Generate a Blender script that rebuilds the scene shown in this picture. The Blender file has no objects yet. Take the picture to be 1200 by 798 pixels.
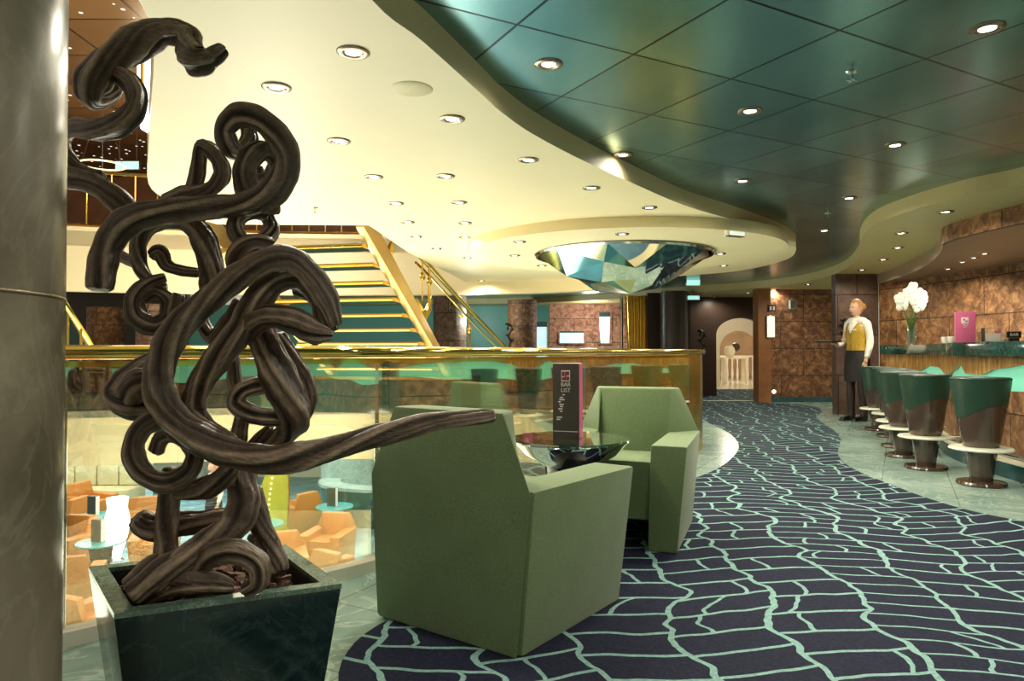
import bpy, bmesh, math, random
from mathutils import Vector, Matrix
random.seed(11)
R = math.radians
S = bpy.context.scene
COL = S.collection
F = 830.0; CX = 600.0; CY = 399.0; CAMZ = 0.97
TH = math.atan(13.0 / F)
ct, st = math.cos(TH), math.sin(TH)

# ---------------------------------------------------------------- measuring helpers (photo pixel -> place in the room)
def ray(x, y):
    u = (x - CX) / F; v = -(y - CY) / F
    return Vector((u, ct - v * st, st + v * ct))
def P(x, y, Y):
    d = ray(x, y); return Vector((0, 0, CAMZ)) + d * (Y / d.y)
def H(x, y, z):
    d = ray(x, y); return Vector((0, 0, CAMZ)) + d * ((z - CAMZ) / d.z)
def H2(x, y, z):
    p = H(x, y, z); return (p.x, p.y)

# ---------------------------------------------------------------- materials
def srgb(r, g, b):
    def f(c):
        c /= 255.0
        return c / 12.92 if c <= 0.04045 else ((c + 0.055) / 1.055) ** 2.4
    return (f(r), f(g), f(b), 1.0)
class NT:
    def __init__(s, name):
        s.m = bpy.data.materials.new(name); s.m.use_nodes = True
        s.t = s.m.node_tree; s.n = s.t.nodes; s.l = s.t.links
        s.b = s.n['Principled BSDF']; s.out = s.n['Material Output']
    def new(s, typ, **kw):
        n = s.n.new(typ)
        for k, v in kw.items(): setattr(n, k, v)
        return n
    def link(s, a, b): s.l.new(a, b)
    def coord(s, kind='Object', scale=(1, 1, 1), rot=(0, 0, 0)):
        tc = s.new('ShaderNodeTexCoord'); mp = s.new('ShaderNodeMapping')
        mp.inputs['Scale'].default_value = scale; mp.inputs['Rotation'].default_value = rot
        s.link(tc.outputs[kind], mp.inputs['Vector']); return mp.outputs['Vector']
    def noise(s, vec, scale, detail=4, rough=.55, dist=0):
        n = s.new('ShaderNodeTexNoise'); n.inputs['Scale'].default_value = scale
        n.inputs['Detail'].default_value = detail; n.inputs['Roughness'].default_value = rough
        n.inputs['Distortion'].default_value = dist
        if vec is not None: s.link(vec, n.inputs['Vector'])
        return n.outputs['Fac']
    def ramp(s, fac, stops):
        r = s.new('ShaderNodeValToRGB'); e = r.color_ramp.elements
        while len(e) < len(stops): e.new(0.5)
        for i, (p, c) in enumerate(stops): e[i].position = p; e[i].color = c
        s.link(fac, r.inputs['Fac']); return r.outputs['Color']
    def mix(s, fac, a, b, mode='MIX'):
        m = s.new('ShaderNodeMix', data_type='RGBA', blend_type=mode)
        for sock, v in ((m.inputs[0], fac), (m.inputs[6], a), (m.inputs[7], b)):
            if hasattr(v, 'is_linked') or hasattr(v, 'links'): s.link(v, sock)
            else: sock.default_value = v
        return m.outputs[2]
    def bump(s, h, strength=.3, dist=.01):
        b = s.new('ShaderNodeBump'); b.inputs['Strength'].default_value = strength
        b.inputs['Distance'].default_value = dist
        s.link(h, b.inputs['Height']); s.link(b.outputs['Normal'], s.b.inputs['Normal'])
    def setp(s, **kw):
        for k, v in kw.items():
            sock = s.b.inputs[k]
            if hasattr(v, 'links'): s.link(v, sock)
            else: sock.default_value = v
        return s

def plain(name, c, rough=.5, metal=0, emit=None, es=0, var=.08, vs=6, spec=None, coat=0):
    t = NT(name)
    f = t.noise(t.coord(), vs, 3)
    lo = tuple(v * (1 - var) for v in c[:3]) + (1,); hi = tuple(min(1, v * (1 + var)) for v in c[:3]) + (1,)
    col = t.ramp(f, [(.3, lo), (.7, hi)])
    t.setp(**{'Base Color': col, 'Roughness': rough, 'Metallic': metal})
    if emit: t.setp(**{'Emission Color': emit, 'Emission Strength': es})
    if coat: t.setp(**{'Coat Weight': coat, 'Coat Roughness': .05})
    if spec is not None: t.setp(**{'Specular IOR Level': spec})
    return t.m

M = {}
M['cream'] = plain('cream_plaster', srgb(242, 225, 176), .45, var=.03, vs=1.5)
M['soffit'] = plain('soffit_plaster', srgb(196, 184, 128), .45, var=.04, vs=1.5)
M['white'] = plain('white_paint', srgb(235, 228, 212), .4, var=.03)
M['brass'] = plain('polished_brass', srgb(232, 196, 108), .09, 1, var=.08, vs=3)
M['gold'] = plain('satin_gold', srgb(226, 190, 95), .25, 1, var=.1, vs=3)
M['stringer'] = plain('tan_stringer_paint', srgb(205, 168, 92), .35, .35, var=.05)
M['chrome'] = plain('chrome', srgb(205, 205, 200), .12, 1, var=.05)
M['trimring'] = plain('downlight_ring', srgb(150, 132, 112), .25, .9, var=.05)
M['mirror'] = plain('mirror', srgb(225, 225, 220), .03, 1, var=.02)
M['lamp'] = plain('lamp_glow', srgb(255, 246, 225), .5, emit=srgb(255, 244, 222), es=14)
M['ringglow'] = plain('ring_lamp_glow', srgb(250, 225, 170), .4, emit=srgb(250, 225, 170), es=1.6)
M['lampw'] = plain('lamp_glow_white', srgb(255, 255, 255), .5, emit=(1, 1, .97, 1), es=7)
M['exitglow'] = plain('exit_sign_glow', srgb(160, 240, 225), .5, emit=srgb(165, 225, 215), es=1.1)
M['boxglow'] = plain('white_sign_glow', srgb(240, 240, 225), .5, emit=srgb(225, 232, 215), es=.75)
M['black'] = plain('black_metal', srgb(28, 27, 26), .35, .3)
M['dark'] = plain('dark_brown_panel', srgb(52, 38, 30), .35)
M['darkwood'] = plain('stool_dark_wood', srgb(70, 54, 44), .16, coat=.5)
M['stoolgreen'] = plain('stool_green_leather', srgb(28, 58, 44), .4)
M['ivory'] = plain('ivory_ring', srgb(225, 226, 205), .3)
M['tealkick'] = plain('teal_marble_base', srgb(38, 78, 82), .15, var=.25, vs=5)
M['mint'] = plain('mint_backlit_panel', srgb(120, 200, 168), .25, emit=srgb(122, 205, 172), es=.6, var=.06, vs=2)
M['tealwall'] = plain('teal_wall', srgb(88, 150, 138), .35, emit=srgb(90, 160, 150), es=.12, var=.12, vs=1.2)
M['niche'] = plain('niche_backlight', srgb(190, 220, 225), .4, emit=srgb(190, 225, 235), es=.8, var=.15, vs=3)
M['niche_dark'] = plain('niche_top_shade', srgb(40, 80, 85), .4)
M['orange'] = plain('orange_leather', srgb(184, 116, 42), .5, var=.08, vs=4)
M['tealtable'] = plain('teal_table_top', srgb(80, 165, 170), .15, var=.05)
M['skin'] = plain('skin', srgb(226, 178, 148), .5)
M['blond'] = plain('blond_hair', srgb(196, 140, 84), .5, var=.2, vs=40)
M['blouse'] = plain('white_blouse', srgb(238, 234, 222), .7)
M['vest'] = plain('gold_vest', srgb(176, 142, 40), .4, var=.2, vs=25)
M['skirt'] = plain('black_skirt', srgb(24, 20, 22), .7)
M['tights'] = plain('sheer_black_tights', srgb(40, 28, 24), .5)
M['shoe'] = plain('black_shoe', srgb(18, 16, 18), .25)
M['pink'] = plain('pink_card', srgb(212, 100, 142), .45, var=.04)
M['menu'] = plain('dark_menu_card', srgb(66, 60, 56), .35, var=.06)
M['ink'] = plain('white_print', srgb(238, 228, 224), .5)
M['redprint'] = plain('dark_red_print', srgb(130, 50, 66), .5)
M['petal'] = plain('white_orchid_petal', srgb(250, 246, 228), .5, emit=srgb(250, 246, 228), es=.25)
M['leaf'] = plain('green_stem', srgb(70, 110, 50), .5)
M['lime'] = plain('lime_gold_leaf', srgb(200, 195, 70), .3, .4, emit=srgb(190, 190, 60), es=.15)
M['bead'] = plain('light_bead', srgb(255, 250, 220), .4, emit=srgb(255, 250, 215), es=5)
M['seatcream'] = plain('cream_banquette', srgb(196, 188, 150), .6)
M['bluefloor'] = plain('blue_lower_carpet', srgb(120, 165, 185), .5, var=.35, vs=2.5)
M['palefloor'] = plain('pale_lobby_marble', srgb(232, 226, 210), .15, var=.06)
M['lobby'] = plain('lobby_plaster', srgb(240, 222, 190), .5, emit=srgb(255, 230, 190), es=.1, var=.04)  # plaster given a faint glow of its own, brightening the lobby arch
M['tan'] = plain('tan_wood', srgb(150, 100, 60), .35, var=.2, vs=4)
M['grille'] = plain('ceiling_grille', srgb(222, 205, 150), .5)
M['mauve'] = plain('mauve_canopy_plaster', srgb(150, 128, 108), .35, var=.06, vs=2)
M['bark_chip'] = plain('bark_chip', srgb(92, 62, 46), .8, var=.4, vs=30)

def mk_teal():
    t = NT('teal_metal_ceiling')
    ge = t.new('ShaderNodeNewGeometry'); mpg = t.new('ShaderNodeMapping'); mpg.inputs['Rotation'].default_value = (0, 0, R(-28.7)); t.link(ge.outputs['Position'], mpg.inputs['Vector']); v = mpg.outputs['Vector']
    sep = t.new('ShaderNodeSeparateXYZ'); t.link(v, sep.inputs[0])
    def line(sock, off):
        a = t.new('ShaderNodeMath', operation='ADD'); t.link(sock, a.inputs[0]); a.inputs[1].default_value = off
        d = t.new('ShaderNodeMath', operation='DIVIDE'); t.link(a.outputs[0], d.inputs[0]); d.inputs[1].default_value = .597
        f = t.new('ShaderNodeMath', operation='FRACT'); t.link(d.outputs[0], f.inputs[0])
        p = t.new('ShaderNodeMath', operation='PINGPONG'); t.link(d.outputs[0], p.inputs[0]); p.inputs[1].default_value = .5
        c = t.new('ShaderNodeMath', operation='LESS_THAN'); t.link(p.outputs[0], c.inputs[0]); c.inputs[1].default_value = .011
        fl = t.new('ShaderNodeMath', operation='FLOOR'); t.link(d.outputs[0], fl.inputs[0])
        return c.outputs[0], fl.outputs[0]
    a, fa = line(sep.outputs['X'], 5.97 - 1.393); b, fb = line(sep.outputs['Y'], 5.97 - 2.5)
    # the tile joints of the two directions
    mx = t.new('ShaderNodeMath', operation='MAXIMUM'); t.link(a, mx.inputs[0]); t.link(b, mx.inputs[1])
    f = t.noise(t.coord('Object', (1.0, .5, 1)), 1.6, 3)
    col = t.ramp(f, [(.3, srgb(84, 128, 126)), (.7, srgb(130, 168, 164))])
    cb = t.new('ShaderNodeCombineXYZ'); t.link(fa, cb.inputs[0]); t.link(fb, cb.inputs[1])
    wn = t.new('ShaderNodeTexWhiteNoise'); t.link(cb.outputs[0], wn.inputs['Vector'])
    tile = t.ramp(wn.outputs['Value'], [(0, (.82, .82, .82, 1)), (1, (1.1, 1.1, 1.1, 1))])
    col = t.mix(1.0, col, tile, 'MULTIPLY')
    col = t.mix(mx.outputs[0], col, srgb(8, 22, 22))
    t.setp(**{'Base Color': col, 'Metallic': .85, 'Roughness': .24})
    return t.m
M['teal'] = mk_teal()

def mk_carpet():
    t = NT('crackle_carpet')
    base = t.coord('Object')
    def mth(op, a, b=None, c=None):
        n = t.new('ShaderNodeMath', operation=op)
        for i, v in enumerate((a, b, c)):
            if v is None: continue
            if hasattr(v, 'links'): t.link(v, n.inputs[i])
            else: n.inputs[i].default_value = v
        return n.outputs[0]
    sep = t.new('ShaderNodeSeparateXYZ'); t.link(base, sep.inputs[0]); X, Y = sep.outputs['X'], sep.outputs['Y']
    def warp(scale, amp, seed, sc=(1, 1, 1)):
        mp = t.new('ShaderNodeMapping'); mp.inputs['Scale'].default_value = sc; mp.inputs['Location'].default_value = (seed, seed * 2, 0); t.link(base, mp.inputs['Vector'])
        return mth('MULTIPLY', mth('SUBTRACT', t.noise(mp.outputs[0], scale, 2, .5), .5), amp)
    def layer(wid, hgt, seed, rowamp):
        # long wavy seams running away from the camera, straight cross seams between them
        xs = mth('ADD', mth('ADD', X, mth('MULTIPLY', Y, -.10)), mth('ADD', warp(1.6, .55, seed, (.3, 1, 1)), warp(5.0, .13, seed + 3, (.3, 1, 1))))
        u = mth('DIVIDE', xs, wid); ci = mth('FLOOR', u)
        du = mth('MULTIPLY', mth('PINGPONG', u, .5), wid)
        w1 = t.new('ShaderNodeTexWhiteNoise', noise_dimensions='1D'); t.link(mth('ADD', ci, seed), w1.inputs['W'])
        sc = t.new('ShaderNodeSeparateColor'); t.link(w1.outputs['Color'], sc.inputs[0])
        tilt = mth('MULTIPLY', mth('SUBTRACT', sc.outputs[0], .5), .7)
        yy = mth('ADD', mth('ADD', Y, mth('MULTIPLY', X, tilt)), mth('ADD', mth('MULTIPLY', sc.outputs[1], 3.0), warp(rowamp, .10, seed + 7, (1, .3, 1))))
        vv = mth('DIVIDE', yy, mth('MULTIPLY_ADD', sc.outputs[2], hgt * .5, hgt * .75))
        dv = mth('MULTIPLY', mth('PINGPONG', vv, .5), hgt)
        return mth('MAXIMUM', mth('LESS_THAN', du, .0108), mth('LESS_THAN', dv, .0078)), ci, mth('FLOOR', vv), mth('FRACT', u), yy
    l1, ci, vi, fu, yy = layer(.345, .155, 2.3, 3.1)
    # some cells are split once more by an oblique seam
    cb = t.new('ShaderNodeCombineXYZ'); t.link(ci, cb.inputs[0]); t.link(vi, cb.inputs[1])
    w2 = t.new('ShaderNodeTexWhiteNoise', noise_dimensions='2D'); t.link(cb.outputs[0], w2.inputs['Vector'])
    s2 = t.new('ShaderNodeSeparateColor'); t.link(w2.outputs['Color'], s2.inputs[0])
    pos = mth('MULTIPLY_ADD', s2.outputs[0], .5, .25)
    slant = mth('MULTIPLY', mth('SINE', mth('MULTIPLY', Y, 8.0)), .09)
    extra = mth('MULTIPLY', mth('LESS_THAN', mth('ABSOLUTE', mth('SUBTRACT', mth('ADD', fu, slant), pos)), .024), mth('GREATER_THAN', s2.outputs[1], .45))
    line = mth('MAXIMUM', l1, extra)
    pile = t.noise(base, 90, 2)
    dark = t.ramp(pile, [(.3, srgb(19, 23, 41)), (.7, srgb(35, 39, 60))])
    light = t.ramp(pile, [(.3, srgb(112, 152, 146)), (.7, srgb(146, 184, 176))])
    col = t.mix(line, dark, light)
    t.setp(**{'Base Color': col, 'Roughness': .9, 'Specular IOR Level': .2}); t.bump(pile, .3, .004)
    return t.m
M['carpet'] = mk_carpet()

def mk_marble(name, c1, c2, vein, rough, tile=None, sc=1.5, veinpos=(.47, .5, .53), vmix=.6):
    t = NT(name); base = t.coord('Object')
    f = t.noise(base, sc, 6, .6, 1.2); col = t.ramp(f, [(.3, c1), (.7, c2)])
    f2 = t.noise(base, sc * 1.7, 5, .55, 2.5)
    v = t.ramp(f2, [(veinpos[0], (0, 0, 0, 1)), (veinpos[1], (vmix, vmix, vmix, 1)), (veinpos[2], (0, 0, 0, 1))])
    col = t.mix(v, col, vein)
    if tile:
        br = t.new('ShaderNodeTexBrick'); br.offset = 0.0; br.inputs['Scale'].default_value = 1
        br.inputs['Brick Width'].default_value = tile; br.inputs['Row Height'].default_value = tile
        br.inputs['Mortar Size'].default_value = .004; br.inputs['Color1'].default_value = (1, 1, 1, 1)
        br.inputs['Color2'].default_value = (.86, .88, .87, 1); br.inputs['Mortar'].default_value = (.55, .58, .57, 1)
        t.link(t.coord('Object', rot=(0, 0, R(28.7))), br.inputs['Vector'])
        col = t.mix(1.0, col, br.outputs['Color'], 'MULTIPLY')
    t.setp(**{'Base Color': col, 'Roughness': rough, 'Specular IOR Level': .28 if name.startswith('brown') else .5}); return t.m
M['marblefloor'] = mk_marble('grey_green_marble_floor', srgb(124, 152, 142), srgb(166, 192, 180), srgb(200, 214, 205), .19, .45)
M['counter'] = mk_marble('dark_green_marble', srgb(22, 48, 42), srgb(40, 74, 64), srgb(90, 130, 116), .1, None, 5, vmix=.4)
M['planter'] = mk_marble('planter_green_stone', srgb(11, 26, 27), srgb(24, 44, 44), srgb(60, 82, 78), .13, None, 4, vmix=.3)
M['rim'] = mk_marble('planter_rim_stone', srgb(66, 92, 82), srgb(104, 128, 112), srgb(160, 174, 155), .2, None, 12)
M['column'] = mk_marble('brown_grey_marble_column', srgb(96, 88, 72), srgb(166, 156, 134), srgb(190, 182, 162), .26, None, 1.5, vmix=.12)
M['greymarble'] = mk_marble('grey_marble', srgb(120, 150, 150), srgb(170, 195, 192), srgb(215, 225, 220), .2, None, 3)

def mk_stone(name, c1, c2, c3, bw, bh, rough=.5, bstr=.9, axis='XZ'):
    t = NT(name); tc = t.new('ShaderNodeTexCoord')
    sep = t.new('ShaderNodeSeparateXYZ'); t.link(tc.outputs['Object'], sep.inputs[0])
    cmb = t.new('ShaderNodeCombineXYZ')
    t.link(sep.outputs[axis[0]], cmb.inputs[0]); t.link(sep.outputs[axis[1]], cmb.inputs[1])
    br = t.new('ShaderNodeTexBrick'); br.offset = .4; br.inputs['Scale'].default_value = 1
    br.inputs['Brick Width'].default_value = bw; br.inputs['Row Height'].default_value = bh
    br.inputs['Mortar Size'].default_value = .008; br.inputs['Mortar Smooth'].default_value = .3
    br.inputs['Color1'].default_value = (1, 1, 1, 1); br.inputs['Color2'].default_value = (.78, .76, .74, 1)
    br.inputs['Mortar'].default_value = (.12, .1, .09, 1)
    t.link(cmb.outputs[0], br.inputs['Vector'])
    f = t.noise(tc.outputs['Object'], 9, 7, .7, .6)
    col = t.ramp(f, [(.32, c1), (.5, c2), (.68, c3)])
    col = t.mix(1.0, col, br.outputs['Color'], 'MULTIPLY')
    t.setp(**{'Base Color': col, 'Roughness': rough}); t.bump(f, bstr, .05)
    return t.m
M['stone'] = mk_stone('brown_rough_stone', srgb(70, 40, 22), srgb(132, 86, 50), srgb(196, 145, 96), 1.1, .52)
M['stonebar'] = mk_stone('brown_bar_stone', srgb(74, 44, 24), srgb(140, 94, 54), srgb(200, 152, 100), 1.0, .48, axis='YZ')
M['stonepink'] = mk_stone('pinkish_stone', srgb(110, 72, 58), srgb(176, 132, 110), srgb(222, 186, 160), 1.3, .6)
M['panelwall'] = mk_stone('purple_brown_panels', srgb(82, 64, 56), srgb(100, 80, 70), srgb(116, 95, 84), .75, .62, .35, .1)

def mk_wood():
    t = NT('golden_wood_band'); v = t.coord('Object', (8, 8, 1.6))
    f = t.noise(v, 2.5, 6, .7, .8); col = t.ramp(f, [(.3, srgb(126, 84, 36)), (.5, srgb(190, 138, 68)), (.7, srgb(232, 188, 112))])
    t.setp(**{'Base Color': col, 'Roughness': .25}); t.bump(f, .5, .02); return t.m
M['wood'] = mk_wood()

def mk_fabric():
    t = NT('sage_green_fabric'); v = t.coord('Object')
    f = t.noise(v, 260, 3, .7); f2 = t.noise(v, 6, 3)
    col = t.ramp(f, [(.3, srgb(96, 116, 78)), (.7, srgb(128, 147, 106))])
    col = t.mix(1.0, col, t.ramp(f2, [(.3, (.93, .93, .93, 1)), (.7, (1.05, 1.05, 1.05, 1))]), 'MULTIPLY')
    t.setp(**{'Base Color': col, 'Roughness': .9, 'Sheen Weight': .25, 'Specular IOR Level': .15}); t.bump(f, .3, .003); return t.m
M['fabric'] = mk_fabric()

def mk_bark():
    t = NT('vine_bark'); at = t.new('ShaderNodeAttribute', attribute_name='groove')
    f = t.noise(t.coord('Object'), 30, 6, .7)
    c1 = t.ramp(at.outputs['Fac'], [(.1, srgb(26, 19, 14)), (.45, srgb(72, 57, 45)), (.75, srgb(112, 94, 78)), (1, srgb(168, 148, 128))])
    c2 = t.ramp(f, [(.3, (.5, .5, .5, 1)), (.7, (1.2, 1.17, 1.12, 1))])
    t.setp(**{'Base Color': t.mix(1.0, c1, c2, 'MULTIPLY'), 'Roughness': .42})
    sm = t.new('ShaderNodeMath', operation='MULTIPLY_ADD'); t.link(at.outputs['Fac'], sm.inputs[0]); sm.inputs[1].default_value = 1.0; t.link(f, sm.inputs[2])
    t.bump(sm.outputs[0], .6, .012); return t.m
M['bark'] = mk_bark()

def mk_glass(name, tint, refl, gl=(1, 1, 1, 1), rough=.0):
    t = NT(name); t.n.remove(t.b)
    tr = t.new('ShaderNodeBsdfTransparent'); tr.inputs['Color'].default_value = tint
    gs = t.new('ShaderNodeBsdfGlossy'); gs.inputs['Color'].default_value = gl; gs.inputs['Roughness'].default_value = rough
    lw = t.new('ShaderNodeFresnel'); lw.inputs['IOR'].default_value = 1.5
    f = t.noise(t.coord(), .6, 2)
    mr = t.new('ShaderNodeMapRange'); t.link(lw.outputs[0], mr.inputs[0])
    mr.inputs[1].default_value = .04; mr.inputs[2].default_value = .5; mr.inputs[3].default_value = refl; mr.inputs[4].default_value = min(1, refl + .45)
    mx = t.new('ShaderNodeMixShader'); t.link(mr.outputs[0], mx.inputs[0]); t.link(tr.outputs[0], mx.inputs[1]); t.link(gs.outputs[0], mx.inputs[2])
    t.link(mx.outputs[0], t.out.inputs['Surface']); return t.m
M['glass'] = mk_glass('balustrade_glass', (.9, .93, .88, 1), .27, (1, .93, .74, 1))
M['tableglass'] = mk_glass('table_glass', (.7, .85, .82, 1), .35)
M['clear'] = mk_glass('clear_glass', (.9, .95, .93, 1), .1)

def mk_star():
    t = NT('starlit_brown_ceiling'); v = t.coord('Object')
    br = t.new('ShaderNodeTexBrick'); br.offset = 0; br.inputs['Scale'].default_value = 1
    br.inputs['Brick Width'].default_value = 1.1; br.inputs['Row Height'].default_value = 1.1; br.inputs['Mortar Size'].default_value = .02
    br.inputs['Color1'].default_value = srgb(112, 80, 48); br.inputs['Color2'].default_value = srgb(96, 66, 40); br.inputs['Mortar'].default_value = srgb(50, 34, 20)
    t.link(v, br.inputs['Vector'])
    vo = t.new('ShaderNodeTexVoronoi'); vo.inputs['Scale'].default_value = 5.0; t.link(v, vo.inputs['Vector'])
    s = t.ramp(vo.outputs['Distance'], [(.12, (1, 1, 1, 1)), (.15, (0, 0, 0, 1))])
    t.setp(**{'Base Color': br.outputs['Color'], 'Roughness': .25, 'Emission Color': s, 'Emission Strength': 1.5}); return t.m
M['star'] = mk_star()

# ---------------------------------------------------------------- geometry helpers: each returns (verts, faces)
def join(*gs):
    V = []; Fc = []
    for v, f in gs:
        o = len(V); V += [Vector(p) for p in v]; Fc += [tuple(i + o for i in q) for q in f]
    return V, Fc
def box(c, s, rz=0, taper=1.0):
    hx, hy, hz = s[0] / 2, s[1] / 2, s[2] / 2; V = []
    cr, sr = math.cos(rz), math.sin(rz)
    for z in (-1, 1):
        k = taper if z < 0 else 1.0
        for x, y in ((-1, -1), (1, -1), (1, 1), (-1, 1)):
            a, b = x * hx * k, y * hy * k
            V.append(Vector((c[0] + a * cr - b * sr, c[1] + a * sr + b * cr, c[2] + z * hz)))
    return V, [(3, 2, 1, 0), (4, 5, 6, 7), (0, 1, 5, 4), (1, 2, 6, 5), (2, 3, 7, 6), (3, 0, 4, 7)]
def hexa(V):
    return [Vector(v) for v in V], [(3, 2, 1, 0), (4, 5, 6, 7), (0, 1, 5, 4), (1, 2, 6, 5), (2, 3, 7, 6), (3, 0, 4, 7)]
def lathe(prof, seg=32, c=(0, 0, 0), sx=1, sy=1):
    V = []; Fc = []; n = len(prof)
    for r, z in prof:
        for k in range(seg):
            a = 2 * math.pi * k / seg; V.append(Vector((c[0] + r * sx * math.cos(a), c[1] + r * sy * math.sin(a), c[2] + z)))
    for i in range(n - 1):
        for k in range(seg):
            a, b = i * seg + k, i * seg + (k + 1) % seg; Fc.append((a, b, b + seg, a + seg))
    if prof[0][0] > 1e-6: Fc.append(tuple(range(seg - 1, -1, -1)))
    if prof[-1][0] > 1e-6: Fc.append(tuple((n - 1) * seg + k for k in range(seg)))
    return V, Fc
def spline(pts, n=8, closed=False):
    pts = [Vector(p) for p in pts]; out = []; N = len(pts)
    rng = range(N) if closed else range(N - 1)
    for i in rng:
        g = (lambda j: pts[j % N]) if closed else (lambda j: pts[max(0, min(N - 1, j))])
        p0, p1, p2, p3 = g(i - 1), g(i), g(i + 1), g(i + 2)
        for k in range(n):
            t = k / n; t2 = t * t; t3 = t2 * t
            out.append(.5 * ((2 * p1) + (p2 - p0) * t + (2 * p0 - 5 * p1 + 4 * p2 - p3) * t2 + (3 * p1 - p0 - 3 * p2 + p3) * t3))
    if not closed: out.append(pts[-1])
    return out
def tube(pts, rad, seg=10, cap=True, lobes=None, twist=0, groove=None):
    pts = [Vector(p) for p in pts]; n = len(pts); V = []; Fc = []; G = []
    rad = rad if isinstance(rad, (list, tuple)) else [rad] * n
    t0 = (pts[1] - pts[0]).normalized(); ref = Vector((0, 0, 1)) if abs(t0.z) < .9 else Vector((1, 0, 0))
    nrm = (ref - t0 * ref.dot(t0)).normalized(); dist = 0
    for i in range(n):
        t = (pts[min(i + 1, n - 1)] - pts[max(i - 1, 0)])
        t = t.normalized() if t.length > 1e-9 else t0
        nrm = (nrm - t * nrm.dot(t)); nrm = nrm.normalized() if nrm.length > 1e-6 else t.orthogonal().normalized()
        bn = t.cross(nrm)
        if i: dist += (pts[i] - pts[i - 1]).length
        for k in range(seg):
            a = 2 * math.pi * k / seg; r = rad[i]; g = 1
            if lobes:
                g = lobes(a + twist * dist, dist); r = r * (.72 + .36 * g)
            V.append(pts[i] + (nrm * math.cos(a) + bn * math.sin(a)) * r); G.append(g)
    for i in range(n - 1):
        for k in range(seg):
            a, b = i * seg + k, i * seg + (k + 1) % seg; Fc.append((a, b, b + seg, a + seg))
    if cap:
        Fc.append(tuple(range(seg - 1, -1, -1))); Fc.append(tuple((n - 1) * seg + k for k in range(seg)))
    if groove is not None: groove += G
    return V, Fc
def rod(a, b, r, seg=8): return tube([a, b], r, seg)
def area2(p): return sum(p[i][0] * p[(i + 1) % len(p)][1] - p[(i + 1) % len(p)][0] * p[i][1] for i in range(len(p)))
def prism(poly, z0, z1):
    poly = [(p[0], p[1]) for p in poly]
    if area2(poly) < 0: poly = poly[::-1]
    n = len(poly); V = [Vector((x, y, z0)) for x, y in poly] + [Vector((x, y, z1)) for x, y in poly]
    return V, [tuple(range(n - 1, -1, -1)), tuple(range(n, 2 * n))] + [(i, (i + 1) % n, (i + 1) % n + n, i + n) for i in range(n)]
def offset(pts, d):
    out = []; n = len(pts)
    for i in range(n):
        a = Vector(pts[max(i - 1, 0)][:2]); b = Vector(pts[min(i + 1, n - 1)][:2]); t = (b - a).normalized()
        out.append((pts[i][0] + t.y * d, pts[i][1] - t.x * d))      # d>0: to the right of travel
    return out
def strip(pts, th, z0, z1):
    """upright band of thickness th along a plan polyline; z0/z1 numbers or lists"""
    n = len(pts); o = offset(pts, th)
    Z0 = z0 if isinstance(z0, list) else [z0] * n; Z1 = z1 if isinstance(z1, list) else [z1] * n
    V = []
    for i in range(n):
        V += [Vector((pts[i][0], pts[i][1], Z0[i])), Vector((pts[i][0], pts[i][1], Z1[i])), Vector((o[i][0], o[i][1], Z1[i])), Vector((o[i][0], o[i][1], Z0[i]))]
    Fc = []
    for i in range(n - 1):
        a, b = 4 * i, 4 * i + 4
        for k in range(4): Fc.append((a + k, b + k, b + (k + 1) % 4, a + (k + 1) % 4))
    Fc += [(0, 1, 2, 3), (4 * n - 1, 4 * n - 2, 4 * n - 3, 4 * n - 4)]
    return V, Fc
def sphere(c, r, seg=12, rings=8, s=(1, 1, 1)):
    prof = [(max(1e-7, r * math.sin(math.pi * i / rings)), -r * math.cos(math.pi * i / rings)) for i in range(rings + 1)]
    V, Fc = lathe(prof, seg)
    return [Vector((c[0] + v.x * s[0], c[1] + v.y * s[1], c[2] + v.z * s[2])) for v in V], Fc

def obj(name, geo, mat, parent=None, smooth=False, bevel=0, bseg=2, world=True):
    V, Fc = geo; me = bpy.data.meshes.new(name)
    o = bpy.data.objects.new(name, me); COL.objects.link(o)
    off = Vector((0, 0, 0))
    if parent is not None:
        o.parent = parent
        if world:
            q = parent
            while q is not None: off += q.location; q = q.parent
    elif world:      # keep the origin at the foot of the thing
        xs = [v[0] for v in V]; ys = [v[1] for v in V]; zs = [v[2] for v in V]
        off = Vector(((min(xs) + max(xs)) / 2, (min(ys) + max(ys)) / 2, min(zs))); o.location = off
    me.from_pydata([tuple(Vector(v) - off) for v in V], [], Fc)
    bm = bmesh.new(); bm.from_mesh(me)
    bmesh.ops.recalc_face_normals(bm, faces=bm.faces)
    if bevel:
        ed = [e for e in bm.edges if len(e.link_faces) == 2 and e.calc_face_angle(0) > .35]
        bmesh.ops.bevel(bm, geom=ed, offset=bevel, segments=bseg, affect='EDGES', profile=.6, clamp_overlap=True)
    bm.to_mesh(me); bm.free()
    me.materials.append(mat)
    if smooth:
        for p in me.polygons: p.use_smooth = True
        if smooth != 'all':
            try: me.set_sharp_from_angle(angle=R(40))
            except Exception: pass
    elif bevel:
        for p in me.polygons: p.use_smooth = True
        try: me.set_sharp_from_angle(angle=R(50))
        except Exception: pass
    return o
def tag(o, label=None, cat=None, group=None, kind=None):
    if label: o['label'] = label
    if cat: o['category'] = cat
    if group: o['group'] = group
    if kind: o['kind'] = kind
    return o
def thing(name, label, cat, loc=(0, 0, 0), rz=0, group=None):
    o = bpy.data.objects.new(name, None); COL.objects.link(o); o.empty_display_size = .1
    o.location = loc; o.rotation_euler = (0, 0, rz); return tag(o, label, cat, group)
def structure(name, geo, mat, label=None, **kw): return tag(obj(name, geo, mat, **kw), label, None, None, 'structure')
def kids(o): return [c for c in bpy.data.objects if c.parent == o]
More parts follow.
